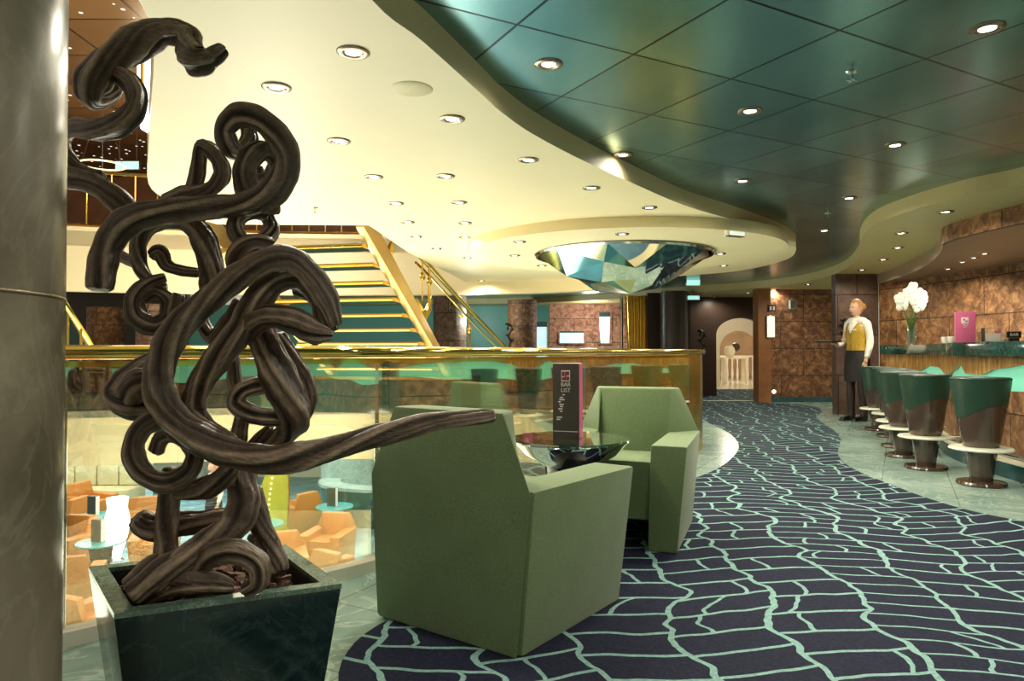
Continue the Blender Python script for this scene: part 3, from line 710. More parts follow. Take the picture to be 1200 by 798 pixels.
# ---------------------------------------------------------------- bar counter
barpts = [(4.25, -3), (4.15, 0), (3.98, 2.6), (3.86, 4.4), (3.87, 5.1), (3.97, 5.8), (4.12, 6.45), (4.40, 7.1), (4.74, 7.9), (4.97, 8.6), (5.06, 9.0), (5.08, 9.4), (5.04, 9.56)]
bar = [(p.x, p.y) for p in spline([(a, b, 0) for a, b in barpts], 14)]
arc = [0]
for a, b in zip(bar[:-1], bar[1:]): arc.append(arc[-1] + math.dist(a, b))
bt = thing('bar_counter', 'long curved bar with dark green marble top over a wavy mint panel', 'bar counter', (4.2, 6, 0))
obj('counter_top', strip(offset(bar, -.10), .62, .935, 1.05), M['counter'], bt, bevel=.006)
def wv(s): return .845 + .035 * math.sin(s * 2.6 + .6) + .045 * math.sin(s * 1.25 + 2.2) - .09 * max(0, math.sin(s * 1.55 + 1.0)) ** 8
def wl(s): return .655 + .03 * math.sin(s * 1.9) + .02 * math.sin(s * 3.7 + 1)
WT = [(1040, 442), (1075, 435), (1089, 429), (1098, 430), (1110, 440), (1117, 434), (1124, 427), (1132, 438), (1147, 439), (1168, 432), (1200, 428)]
def wave_z(p, s_):
    if p[1] < 4.95: return wv(s_)
    x = CX + F * p[0] / p[1]; x = min(max(x, 1040), 1200)
    for (a0, b0), (a1, b1) in zip(WT[:-1], WT[1:]):
        if a0 <= x <= a1:
            k = (x - a0) / (a1 - a0); k = k * k * (3 - 2 * k); return CAMZ - (b0 + (b1 - b0) * k - 412) * p[1] / F
bar_f = bar; fine = spline([(a, b, 0) for a, b in bar], 3); bar = [(p.x, p.y) for p in fine]
arc = [0]
for a, b in zip(bar[:-1], bar[1:]): arc.append(arc[-1] + math.dist(a, b))
wz = [wave_z(p, s_) for p, s_ in zip(bar, arc)]; lz = [wl(s) for s in arc]
obj('wood_band', strip(bar, .10, wz, .934), M['wood'], bt, smooth=True)
obj('mint_panel', strip(offset(bar, .03), .06, [z - .02 for z in lz], [z + .02 for z in wz]), M['mint'], bt, smooth=True)
obj('stone_front', strip(bar, .12, .12, lz), M['stonebar'], bt, smooth=True)
obj('kick_base', strip(offset(bar, -.12), .30, .0, .118), M['tealkick'], bt, smooth=True)
obj('kick_ledge', strip(offset(bar, -.125), .13, .1185, .126), M['ivory'], bt, smooth=True)
fr = offset(bar_f, -.2)
bar = bar_f
obj('foot_rail', tube([(x, y, .2) for x, y in fr[40:]], .013, 8), M['chrome'], bt, smooth=True)
for i in range(48, len(fr), 18): obj('rail_bracket', rod((fr[i][0], fr[i][1], .2), (offset(bar, 0)[i][0], offset(bar, 0)[i][1], .2), .009), M['chrome'], bt, smooth=True)

# bar stools
def bar_stool(label, loc, rz):
    t = thing('bar_stool', label, 'bar stool', (0, 0, 0), 0, 'bar stools along the curved bar')
    obj('base', lathe([(.0001, 0), (.158, 0), (.162, .01), (.155, .028), (.10, .034), (.0001, .034)], 40), M['darkwood'], t, smooth=True)
    obj('lower_cone', lathe([(.072, .03), (.105, .255), (.0001, .255)], 40), M['darkwood'], t, smooth=True)
    obj('foot_ring', lathe([(.0001, .255), (.20, .255), (.208, .263), (.20, .275), (.13, .278), (.0001, .278)], 48), M['ivory'], t, smooth=True)
    seg = 48
    V = []; Fc = []
    def split(a): return .555 + .035 * math.cos(a * 1 + .9) + .03 * math.sin(2 * a)
    def rr(z): return .113 + (.192 - .113) * ((z - .278) / (.775 - .278)) ** .85
    def skirt_geo(zb, zt, eps, top):
        V = []; Fc = []; n = 8
        for i in range(n + 1):
            for k in range(seg):
                a = 2 * math.pi * k / seg; z0 = zb(a); z1 = zt(a); z = z0 + (z1 - z0) * i / n; r = rr(z) + eps
                V.append(Vector((r * math.cos(a), r * math.sin(a), z)))
        for i in range(n):
            for k in range(seg): Fc.append((i * seg + k, i * seg + (k + 1) % seg, (i + 1) * seg + (k + 1) % seg, (i + 1) * seg + k))
        Fc.append(tuple(range(seg - 1, -1, -1)))
        Fc.append(tuple(n * seg + k for k in range(seg)))
        return V, Fc
    obj('wood_shell', skirt_geo(lambda a: .278, split, 0, False), M['darkwood'], t, smooth=True)
    obj('seat_cover', skirt_geo(lambda a: split(a) - .002, lambda a: .765, .003, True), M['stoolgreen'], t, smooth=True)
    obj('seat_pad', lathe([(.0001, .766), (.193, .766), (.196, .772), (.185, .783), (.0001, .787)], 48), M['stoolgreen'], t, smooth=True)
    t.location = loc; t.rotation_euler = (0, 0, rz); return t
spx = [(1150, 568), (1085, 549), (1059, 535), (1053, 524), (1045, 512), (1029, 504)]
sl = ['dark wood bar stool with green seat, nearest the camera at the bar', 'second bar stool from the camera, dark wood with green seat', 'third bar stool from the camera, partly behind the second',
      'fourth bar stool from the camera along the curved bar', 'fifth bar stool from the camera, next to the last', 'last bar stool of the row, nearest the standing waitress']
proto = None
for (x, y), lab in zip(spx, sl):
    p = H(x, y, 0)
    if proto is None: proto = bar_stool(lab, (p.x, p.y, 0), R(40)); s_ = proto
    else:
        s_ = copy_tree(proto); s_['label'] = lab; s_.location = (p.x, p.y, 0); s_.rotation_euler = (0, 0, R(random.uniform(20, 60)))
spl = Vector(proto.location)

# things on the bar
bz = 1.05
def on_bar(x, y=402): return H(x, y, bz)
q = P(1068, 404, 8.0); q.z = bz
vs = thing('flower_vase', 'clear glass vase on the far end of the bar', 'vase', q)
obj('glass_body', lathe([(.05, 0), (.055, .005), (.05, .1), (.062, .2), (.058, .2), (.046, .1), (.0001, .01)], 28), M['clear'], vs, smooth=True, world=False)
fl = thing('orchid_bouquet', 'bouquet of white orchids in the glass vase on the bar', 'flowers', (q.x, q.y, bz + .02))
rnd = random.Random(4)
heads = []
for hx, hy, hz in [(-.13, 0, .50), (-.06, .05, .46), (-.05, -.03, .56), (.02, .0, .62), (.03, .06, .52), (.09, -.03, .55), (.14, .03, .50), (.1, .0, .44), (.0, -.06, .48), (-.1, .02, .42), (.05, -.05, .40)]:
    heads.append((hx, hy, hz))
    obj('flower_stem', tube(spline([(hx * .08, hy * .08, .0), (hx * .2, hy * .2, .2), (hx, hy, hz)], 5), .004, 6), M['leaf'], fl, smooth=True, world=False)
for hx, hy, hz in heads:
    gs = []
    for j in range(5):
        a = j * 2 * math.pi / 5 + rnd.random(); gs.append(sphere((hx + .035 * math.cos(a), hy - .01, hz + .035 * math.sin(a)), .036, 10, 6, (1, .35, 1)))
    gs.append(sphere((hx, hy - .02, hz), .015, 8, 6))
    obj('blossom', join(*gs), M['petal'], fl, smooth=True, world=False)
for k in range(4):
    a = k * 1.6 + .3
    c, s2 = math.cos(a), math.sin(a)
    V = [(0, 0, .1), (.03 * c - .02 * s2, .03 * s2 + .02 * c, .2), (.09 * c, .09 * s2, .31), (.03 * c + .02 * s2, .03 * s2 - .02 * c, .2)]
    obj('leaf', (V, [(0, 1, 2, 3)]), M['leaf'], fl, world=False)
q = P(1131, 400, 6.15); q.z = bz
pm = thing('menu_stand', 'pink drinks menu with white emblem standing on the bar', 'menu', q, R(-22))
obj('card', box((0, 0, .132), (.15, .05, .264)), M['pink'], pm, world=False, bevel=.002)
obj('page_edges', box((.0755, 0, .132), (.002, .044, .26)), M['ink'], pm, world=False)
em = obj('emblem', box((-.005, -.0256, .19), (.055, .001, .055)), M['ink'], pm, world=False, bevel=.0004)
obj('emblem_figure', join(box((-.012, -.0266, .197), (.016, .001, .016)), box((.006, -.0266, .183), (.018, .001, .012))), M['pink'], em, world=False)
obj('title', join(text_geo('BAR', .02, (-.004, -.0256, .15), (1, 0, 0), (0, 0, 1)), text_geo('LIST', .016, (-.004, -.0256, .133), (1, 0, 0), (0, 0, 1))), M['ink'], pm, world=False)
q = P(1162, 400, 5.75); q.z = bz
nh = thing('napkin_holder', 'metal-framed holder of white napkins on the bar right of the pink menu', 'napkin holder', q, R(-15))
obj('napkins', box((0, 0, .035), (.11, .06, .066)), M['white'], nh, world=False, bevel=.003)
obj('frame', join(box((-.058, 0, .055), (.005, .07, .11)), box((.058, 0, .055), (.005, .07, .11)), box((0, 0, .108), (.12, .07, .005)), box((0, 0, .0025), (.12, .07, .004))), M['chrome'], nh, world=False)
for i, (x, lab) in enumerate([(1115, 'small white cup left of the pink menu on the bar'), (1108, 'white sugar pot farthest left on the bar top')]):
    q = P(x, 400, 6.5 + .25 * i); q.z = bz
    cu = thing('cup' if i == 0 else 'sugar_pot', lab, 'cup' if i == 0 else 'pot', q)
    obj('bowl', lathe([(.024, 0), (.034, .02), (.038, .06), (.034, .06), (.03, .02), (.0001, .008)], 24), M['white'], cu, smooth=True, world=False)
    obj('handle', tube(spline([(.036, 0, .05), (.055, 0, .045), (.054, 0, .022), (.033, 0, .018)], 4), .004, 6), M['white'], cu, smooth=True, world=False)
q = P(1188, 399, 5.65); q.z = bz
ps = thing('price_sign', 'small black sign with white lettering at the right end of the bar top', 'sign', q, R(-12))
obj('plate', box((0, 0, .055), (.10, .02, .05)), M['black'], ps, world=False, bevel=.002)
obj('stand', box((0, .0, .014), (.07, .03, .028)), M['black'], ps, world=False)
obj('lettering', text_geo('BAR', .034, (0, -.0108, .055), (1, 0, 0), (0, 0, 1)), M['ink'], ps, world=False)
for i, x in enumerate((1176, 1182)):
    q = P(x + 2, 401, 5.8); q.z = bz
    o = obj('ashtray', lathe([(.03, 0), (.036, .01), (.036, .022), (.03, .022), (.026, .01), (.0001, .008)], 20), M['white'], None, smooth=True, world=False)
    o.location = q + Vector((.0 + .06 * i, .05 * i, 0)); tag(o, ['low white dish on the bar between napkins and black sign', 'low white dish on the bar closest to the black sign'][i], 'dish')

# ---------------------------------------------------------------- waitress
def skin_mesh(verts, edges, radii, levels=2):
    me = bpy.data.meshes.new('figure'); me.from_pydata([tuple(v) for v in verts], edges, [])
    o = bpy.data.objects.new('figure', me); COL.objects.link(o)
    o.modifiers.new('skin', 'SKIN'); 
    for i, r in enumerate(radii):
        sv = me.skin_vertices[0].data[i]; sv.radius = (r if isinstance(r, tuple) else (r, r)); sv.use_root = (i == 0)
    sd = o.modifiers.new('sub', 'SUBSURF'); sd.levels = levels; sd.render_levels = levels
    bpy.context.view_layer.update()
    m2 = bpy.data.meshes.new_from_object(o.evaluated_get(bpy.context.evaluated_depsgraph_get()))
    V = [v.co.copy() for v in m2.vertices]; Fc = [tuple(p.vertices) for p in m2.polygons]
    bpy.data.objects.remove(o); bpy.data.meshes.remove(me); bpy.data.meshes.remove(m2); return V, Fc
def loft(rings, seg=24):
    """rings: (cx, cy, z, rx, ry)"""
    V = []; Fc = []
    for cx, cy, z, rx, ry in rings:
        for k in range(seg):
            a = 2 * math.pi * k / seg; V.append(Vector((cx + rx * math.cos(a), cy + ry * math.sin(a), z)))
    for i in range(len(rings) - 1):
        for k in range(seg): Fc.append((i * seg + k, i * seg + (k + 1) % seg, (i + 1) * seg + (k + 1) % seg, (i + 1) * seg + k))
    Fc.append(tuple(range(seg - 1, -1, -1))); Fc.append(tuple((len(rings) - 1) * seg + k for k in range(seg)))
    return V, Fc
def waitress(label, loc, rz):
    t = thing('person', label, 'person', (0, 0, 0), 0)
    Vv = [(0, 0, .92), (0, 0, 1.08), (0, .005, 1.24), (0, -.005, 1.36), (0, -.005, 1.43), (0, .012, 1.50),
          (-.16, -.01, 1.355), (-.188, -.03, 1.11), (-.18, .03, .88), (-.178, .05, .81),
          (.16, -.01, 1.355), (.21, .0, 1.12), (.13, .23, 1.065), (.10, .30, 1.075),
          (-.085, 0, .86), (-.09, .015, .50), (-.095, -.02, .10), (-.095, .0, .06), (-.095, .09, .034),
          (.085, 0, .86), (.09, .02, .50), (.085, .02, .10), (.085, .04, .06), (.085, .13, .034)]
    Ed = [(0, 1), (1, 2), (2, 3), (3, 4), (4, 5), (3, 6), (6, 7), (7, 8), (8, 9), (3, 10), (10, 11), (11, 12), (12, 13), (0, 14), (14, 15), (15, 16), (16, 17), (17, 18), (0, 19), (19, 20), (20, 21), (21, 22), (22, 23)]
    Ra = [(.13, .10), (.11, .085), (.125, .095), (.10, .07), .045, .045, .05, .038, .026, .03, .05, .038, .026, .03, .082, .055, .03, .026, .014, .082, .055, .03, .026, .014]
    g = skin_mesh(Vv, Ed, Ra)
    # head with nose, chin, ears and eye sockets
    hv, hf = sphere((0, .02, 1.575), .1, 24, 18, (.78, .95, 1.16))
    out = []
    for v in hv:
        d = v - Vector((0, .02, 1.575))
        if d.y > 0 and d.z < 0: v = v + Vector((-d.x * .25 * min(1, -d.z / .1), 0, 0))
        if abs(d.x) < .02 and d.y > .05 and -.04 < d.z < .015: v = v + Vector((0, .018, 0))
        if .02 < abs(d.x) < .05 and d.y > .05 and .0 < d.z < .025: v = v + Vector((0, -.009, 0))
        if abs(d.x) < .03 and d.y > .04 and -.066 < d.z < -.05: v = v + Vector((0, .005, 0))
        out.append(v)
    ears = join(sphere((-.08, .01, 1.57), .025, 8, 6, (.4, .8, 1.2)), sphere((.08, .01, 1.57), .025, 8, 6, (.4, .8, 1.2)))
    # fingers
    fg = []
    for (bx, by, bz_, dx, dy, dz) in [(-.178, .05, .80, 0, .02, -1), (.095, .31, 1.075, -.3, 1, .05)]:
        d = Vector((dx, dy, dz)).normalized(); side = Vector((0, 1, 0)) if abs(d.z) > .5 else Vector((1, 0, 0))
        for j, L in enumerate((.06, .075, .08, .07)):
            b0 = Vector((bx, by, bz_)) + side * (j - 1.5) * .016
            fg.append(tube(spline([b0 - d * .02, b0 + d * L * .55, b0 + d * L + (Vector((.01, 0, 0)) if abs(d.z) > .5 else Vector((0, 0, .012)))], 3), [.009, .009, .0085, .008, .008, .0075, .007], 6))
        b0 = Vector((bx, by, bz_)) + side * .03 - d * .02
        fg.append(tube([b0, b0 + side * .02 + d * .03, b0 + side * .024 + d * .05], [.011, .010, .008], 6))
    obj('body', join(g, (out, hf), ears, *fg), M['skin'], t, smooth='all', world=False)
    for s in (-1, 1): obj('eye', sphere((s * .032, .108, 1.588), .009, 8, 6), M['dark'], t, smooth=True, world=False)
    obj('lips', sphere((0, .106, 1.518), .016, 10, 6, (1.2, .5, .4)), M['redprint'], t, smooth=True, world=False)
    # hair cap and bun
    hv, hf = sphere((0, .008, 1.59), .108, 24, 16, (.82, .98, 1.14)); keep = []
    hm = {}
    cap = []
    for f in hf:
        c = sum((hv[i] for i in f), Vector()) / len(f); d = c - Vector((0, .008, 1.59))
        if not (d.y > .045 and d.z < .06) and not (d.z < -.06) and not (d.y > .0 and d.z < -.02): cap.append(f)
    hr = obj('hair', (hv, cap), M['blond'], t, smooth='all', world=False)
    obj('bun', sphere((0, -.115, 1.60), .05, 14, 10), M['blond'], hr, smooth='all', world=False)
    # clothes
    bl_ = join(loft([(0, 0, 1.0, .148, .112), (0, 0, 1.1, .135, .105), (0, .008, 1.24, .15, .118), (0, 0, 1.33, .15, .105), (0, -.005, 1.385, .10, .075), (0, -.002, 1.44, .058, .056)], 24),
               tube(spline([(-.165, -.01, 1.345), (-.08, -.006, 1.385), (.08, -.006, 1.385), (.165, -.01, 1.345)], 5), [.056] * 4 + [.066] * 8 + [.056] * 4, 16),
               tube(spline([(-.125, -.005, 1.365), (-.155, -.012, 1.335), (-.189, -.03, 1.11), (-.181, .028, .885)], 6), [.058] * 6 + [.059, .056, .053, .051, .049, .048] + [.048, .047, .045, .043, .039, .037, .038], 14),
               tube(spline([(.125, -.005, 1.365), (.155, -.012, 1.335), (.205, .0, 1.12), (.135, .22, 1.065)], 6), [.058] * 6 + [.059, .056, .053, .051, .049, .048] + [.048, .047, .045, .043, .039, .037, .038], 14))
    obj('blouse', bl_, M['blouse'], t, smooth='all', world=False)
    # open V neck waistcoat: panels around the torso
    seg = 36; V = []; Fc = []; rows = [(.985, .158, .122, 0), (1.1, .143, .114, 0), (1.22, .158, .127, .006), (1.30, .157, .122, .004), (1.37, .125, .092, 0)]
    for z, rx, ry, cy in rows:
        for k in range(seg + 1):
            a0 = {1.30: .3, 1.37: .62}.get(z, .02); a = math.pi / 2 + a0 + (2 * math.pi - 2 * a0) * k / seg
            V.append(Vector((rx * math.cos(a), cy + ry * math.sin(a), z)))
    for i in range(len(rows) - 1):
        for k in range(seg):
            a = i * (seg + 1) + k; Fc.append((a, a + 1, a + seg + 2, a + seg + 1))
    ve = obj('waistcoat', (V, Fc), M['vest'], t, smooth='all', world=False)
    obj('name_badge', box((-.07, .125, 1.27), (.05, .008, .016)), M['ink'], ve, world=False)
    obj('skirt', loft([(0, 0, .55, .185, .14), (0, 0, .7, .19, .145), (0, -.005, .85, .182, .145), (0, 0, .95, .158, .125), (0, 0, 1.01, .15, .115)], 32), M['skirt'], t, smooth=True, world=False)
    for s, sg in ((-1, 0), (1, .032)):
        x = s * .09
        obj('tights', tube(spline([(x, .005, .60), (x, .016 + sg * .3, .48), (x * 1.02, -.012 + sg, .30), (x * 1.02, -.012 + sg * .9, .10), (x * 1.0, .012 + sg, .052), (x, .085 + sg, .036)], 5), [.068, .066, .064, .06, .057, .056, .056, .058, .058, .056, .056, .053, .050, .048, .048, .048, .048, .048, .048, .048, .046, .044, .042, .038, .034, .03], 14), M['tights'], t, smooth=True, world=False)
        sh = join(hexa([(x - .036, -.05 + sg, .012), (x + .036, -.05 + sg, .012), (x + .034, .19 + sg, 0), (x - .034, .19 + sg, 0), (x - .042, -.055 + sg, .085), (x + .042, -.055 + sg, .085), (x + .03, .175 + sg, .045), (x - .03, .175 + sg, .045)]), box((x, -.035 + sg, .012), (.04, .04, .025)))
        obj('shoe', sh, M['shoe'], t, bevel=.006, world=False)
    t.location = loc; t.rotation_euler = (0, 0, rz); return t
wp = H(1005, 493, 0)
wt = waitress('waitress in gold waistcoat, white blouse and black skirt standing at the bar end with tray', (wp.x, wp.y, .002), R(113))
m = Matrix.Translation(wt.location) @ Matrix.Rotation(R(113), 4, 'Z')
tp = m @ Vector((.09, .44, 1.094))
tr = thing('serving_tray', 'round dark serving tray held out in the hand of the waitress', 'tray', tp)
obj('disc', lathe([(.0001, 0), (.16, 0), (.19, .02), (.186, .022), (.158, .006), (.0001, .005)], 36), M['black'], tr, smooth=True, world=False)
obj('rim', lathe([(.188, .019), (.193, .02), (.193, .025), (.188, .025)], 36), M['chrome'], tr, smooth=True, world=False)

# ---------------------------------------------------------------- ceiling lights
LIGHTS = []
def downlight_proto():
    t = thing('downlight', '', 'ceiling light', (0, 0, 0))
    obj('trim_ring', lathe([(.031, -.001), (.036, -.006), (.050, -.010), (.060, -.008), (.066, -.004), (.067, .0), (.031, .0)], 24), M['trimring'], t, smooth=True)
    obj('lens', lathe([(.0001, -.006), (.022, -.0055), (.032, -.003), (.032, -.001), (.0001, -.001)], 20), M['lamp'], t, smooth=True)
    return t
dl = None
def put_lights(pxs, z, fmt, group, power, size=1.0):
    global dl
    pts = sorted([H(x, y, z) for x, y in pxs], key=lambda p: p.y)
    for i, p in enumerate(pts):
        lab = fmt % ORD[i + 1] if i else fmt % 'nearest'
        if dl is None: dl = downlight_proto(); d = dl
        else: d = copy_tree(dl)
        d['label'] = lab; d['group'] = group; d.location = (p.x, p.y, z); d.scale = (size, size, size)
        LIGHTS.append((p, power if min(math.dist(p[:2], e) for e in Es) > .32 or z < ZT else power * .12))
cream_px = [(414, 61), (324, 102), (530, 139), (397, 165), (619, 187), (438, 207), (522, 206), (464, 238), (538, 237), (693, 220), (478, 260), (545, 261), (488, 277), (545, 278), (512, 291), (558, 293), (548, 302), (591, 310), (564, 329), (761, 243), (827, 260), (879, 274), (876, 300), (848, 311)]
disc_px = [(609, 283), (603, 299), (635, 311), (729, 274), (809, 287), (844, 297)]
teal_px = [(643, 75), (879, 130), (1157, 33), (730, 181), (870, 212), (1049, 170), (995, 232), (966, 270)]
soff_px = [(1108, 248), (1056, 273), (1052, 290), (1035, 304), (1010, 316), (981, 325), (947, 333), (960, 344), (907, 339), (877, 343), (838, 347), (758, 352), (715, 352), (640, 359), (665, 359), (687, 358)]
can_px = [(1154, 297), (1141, 302), (1128, 307), (1111, 315), (1091, 326), (1071, 334)]
put_lights(cream_px, ZC, 'recessed round downlight in the cream ceiling, %s of that ceiling', 'downlights in the cream ceiling', 9)
dpx = []
for x, y in disc_px:
    p = H(x, y, ZD)
    if (p.x - 1.25) ** 2 + (p.y - 8.0) ** 2 < 1.66 ** 2 and (p.x - 1.25) ** 2 + (p.y - 7.95) ** 2 > 1.05 ** 2: dpx.append((x, y))
put_lights(dpx, ZD, 'recessed downlight in the dropped disc round the mirrors, %s', 'downlights in the dropped disc', 6)
put_lights(teal_px, ZT, 'recessed chrome downlight in the teal ceiling, %s of that ceiling', 'downlights in the teal ceiling', 16)
put_lights(soff_px, ZC, 'recessed downlight in the olive cream soffit band, %s of the band', 'downlights in the soffit band', 9)
put_lights(can_px, ZB, 'small downlight in the canopy over the bar, %s of the canopy', 'downlights over the bar', 9, .8)
for p, w in LIGHTS:
    l = bpy.data.lights.new('downlight_beam', 'SPOT'); l.energy = w * 4.2; l.spot_size = R(166); l.spot_blend = .6; l.shadow_soft_size = .05; l.color = (1, .92, .74)
    o = bpy.data.objects.new('downlight_beam', l); COL.objects.link(o); o.location = (p.x, p.y, p.z - .03)

def ceil_fix(name, geo, mat, p, label, cat):
    o = obj(name, geo, mat, None, smooth=True, world=False); o.location = p; return tag(o, label, cat)
ceil_fix('speaker_grille', lathe([(.0001, -.006), (.085, -.006), (.095, -.001), (.095, 0), (.0001, 0)], 36), M['grille'], H(483, 104, ZC), 'flat round speaker grille in the cream ceiling near the teal edge', 'speaker')
def sprinkler(p, label):
    t = thing('sprinkler', label, 'sprinkler', p)
    obj('flange', lathe([(.0001, -.006), (.022, -.006), (.028, 0), (.0001, 0)], 20), M['chrome'], t, smooth=True, world=False)
    obj('stem', rod((0, 0, -.04), (0, 0, -.004), .006), M['chrome'], t, smooth=True, world=False)
    obj('deflector', join(box((0, 0, -.042), (.05, .008, .003)), box((0, 0, -.042), (.008, .05, .003))), M['chrome'], t, world=False)
sprinkler(H(998, 84, ZT), 'chrome sprinkler head in the teal ceiling, upper right')
sprinkler(H(369, 243, ZC), 'small sprinkler head in the cream ceiling above the stairs')
sprinkler(H(970, 250, ZT), 'small chrome sprinkler head at the far end of the teal ceiling')

# signs hanging from the ceiling
def hanging_sign(p, w, h, label, mat, ztop, rz=0, d=.06):
    t = thing('hanging_sign', label, 'sign', p, rz)
    obj('case', box((0, 0, 0), (w, d, h)), M['chrome'], t, world=False, bevel=.004)
    obj('lit_face', box((0, -d / 2 - .002, 0), (w * .94, .004, h * .86)), mat, t, world=False)
    obj('hanger', join(rod((-w * .35, 0, h / 2), (-w * .35, 0, ztop - p[2]), .004), rod((w * .35, 0, h / 2), (w * .35, 0, ztop - p[2]), .004)), M['chrome'], t, world=False)
p = P(861, 270, 6.5); hanging_sign(p, .19, .12, 'white lit box sign hung under the cream ceiling, right of the mirrors', M['boxglow'], ZC, R(25))
p = P(812, 331, 13.2); hanging_sign(p, .26, .13, 'teal glowing exit sign hung at the far end, upper of two', M['exitglow'], ZT)
p = P(812, 349, 14.2); hanging_sign(p, .26, .09, 'teal glowing exit sign over the dark corridor, lower of two', M['exitglow'], ZC)
p = P(797, 350, 14.3); hanging_sign(p, .2, .06, 'narrow white lit sign left of the lower exit sign', M['boxglow'], ZC)

# ---------------------------------------------------------------- faceted mirror sculpture
ms = thing('mirror_sculpture', 'faceted mirrored bowl hanging from the dropped ceiling disc', 'ceiling sculpture', (1.25, 7.95, ZD))
obj('rim', lathe([(.99, -.0), (1.0, -.015), (.985, -.035), (.96, -.03), (.96, .0)], 72), M['chrome'], ms, smooth=True, world=False)
rnd = random.Random(21); V = []; Fc = []; nf = 10
for q_, (rr_, zz) in enumerate(((.97, -.02), (.70, -.215), (.36, -.37))):
    for k in range(nf):
        a = 2 * math.pi * (k + .5 * q_ + (rnd.uniform(-.32, .32) if q_ else 0)) / nf; r_ = rr_ * (1 + (rnd.uniform(-.1, .1) if q_ else 0))
        V.append(Vector((r_ * math.cos(a), r_ * math.sin(a), zz + (rnd.uniform(-.055, .055) if q_ else 0))))
V.append(Vector((.08, .0, -.45)))
for q_ in range(2):
    for k in range(nf):
        a, b = q_ * nf + k, q_ * nf + (k + 1) % nf; c, d = (q_ + 1) * nf + k, (q_ + 1) * nf + (k + 1) % nf
        Fc += [(a, b, c), (b, d, c)]
for k in range(nf): Fc.append((2 * nf + k, 2 * nf + (k + 1) % nf, 3 * nf))
fac = obj('mirror_facets', (V, Fc), M['mirror'], ms, world=False)
for i, (c, rgh) in enumerate([(srgb(150, 110, 80), .08), (srgb(110, 150, 145), .08), (srgb(205, 195, 150), .1), (srgb(95, 85, 90), .1)]):
    fac.data.materials.append(plain('mirror_reflection_tint_%d' % i, c, rgh, 1, var=.05))  # reflected room colours painted into some of the facets
for i, f in enumerate(fac.data.polygons): f.material_index = rnd.choice([0, 0, 0, 1, 2, 3, 4])

# ---------------------------------------------------------------- staircase
def SP(z, off=0):
    """right-hand stringer position at height z; off metres to its left"""
    k = (z - 1.05) / (2.42 - 1.05); a = Vector((-1.17, 10.2)); b = Vector((-1.67, 8.0)); p = a + (b - a) * k
    d = (b - a).normalized(); n = Vector((d.y, -d.x))
    return Vector((p.x + n.x * off, p.y + n.y * off, z))
sta = thing('staircase', 'gold staircase with open mirrored treads rising through the cream ceiling', 'staircase', SP(0.0))
def stringer(off):
    a, b = SP(0.58, off), SP(2.5, off); d = (b - a).normalized(); sd = Vector((d.x, d.y, 0)).normalized(); n = Vector((sd.y, -sd.x, 0)); up = Vector((0, 0, 1))
    V = []
    for p in (a, b):
        for u, w in ((-.05, -.14), (.05, -.14), (.05, .16), (-.05, .16)): V.append(p + n * u + up * w + (up * .14 if p is a and w < 0 else Vector()))
    return V, [(0, 1, 2, 3), (7, 6, 5, 4)] + [(k, (k + 1) % 4, 4 + (k + 1) % 4, 4 + k) for k in range(4)]
obj('stringer', stringer(0), M['stringer'], sta, bevel=.01)
obj('stringer', stringer(1.95), M['stringer'], sta, bevel=.01)
nst = 12
lp = [tuple(SP(.62, -.25)[:2]), tuple(SP(.62, 2.2)[:2]), (-2.9, 12.5), (-.55, 12.5)]
obj('landing', prism(lp, .0005, .56), M['counter'], sta)
obj('landing_edge', prism([(p[0], p[1] - .012) for p in lp[:2]] + [(p[0], p[1] + .02) for p in lp[:2]][::-1], .53, .575), M['gold'], sta)
for k in range(4, nst + 1):
    z = k * .184; a, b = SP(z, .05), SP(z, 1.9); d = (SP(z + .1) - SP(z)); d.z = 0; d.normalize()
    V = []
    for zz in (z - .05, z):
        for p, s in ((a, -.02), (b, -.02), (b, .30), (a, .30)): q = p + d * s; V.append(Vector((q.x, q.y, zz)))
    o = obj('tread', (V, [(3, 2, 1, 0), (4, 5, 6, 7), (0, 1, 5, 4), (1, 2, 6, 5), (2, 3, 7, 6), (3, 0, 4, 7)]), M['brass'], sta)
    a2 = a + d * .30; b2 = b + d * .30
    obj('nosing', rod(Vector((a2.x, a2.y, z - .03)), Vector((b2.x, b2.y, z - .03)), .012), M['gold'], o)
hr = thing('stair_handrail', 'gold stair handrail with leaf ornaments sweeping down right of the steps', 'handrail', SP(.0) + Vector((.25, 0, 0)))
hp = [P(478, 288, 9.5), P(497, 305, 9.85), P(530, 341, 10.5), P(560, 374, 11.1), P(592, 408, 11.7), P(600, 428, 11.9)]
hs = spline(hp, 6)
obj('rail', tube(hs, .035, 10), M['brass'], hr, smooth=True)
lo = [p + Vector((-.02, 0, -.12)) for p in hs[4:]]
obj('lower_rail', tube(lo, .018, 8), M['brass'], hr, smooth=True)
def leaf(base, tip, w, side):
    base, tip = Vector(base), Vector(tip); m_ = base.lerp(tip, .45); d = (tip - base).normalized(); n = Vector((d.z, 0, -d.x)) * w
    th = Vector((0, .03, 0))
    V = [base, m_ + n, tip, m_ - n]; V = V + [m_ - th, m_ + th]
    return V, [(0, 1, 4), (1, 2, 4), (2, 3, 4), (3, 0, 4), (1, 0, 5), (2, 1, 5), (3, 2, 5), (0, 3, 5)]
for (bx, by, tx, ty, w, Y) in [(452, 312, 440, 266, .06, 9.2), (452, 312, 462, 274, .06, 9.2), (498, 378, 488, 348, .05, 10.4), (498, 378, 506, 345, .05, 10.4), (493, 302, 476, 286, .06, 9.6), (545, 372, 536, 368, .03, 11)]:
    obj('leaf_ornament', leaf(P(bx, by, Y), P(tx, ty, Y), w, 1), M['gold'], hr)
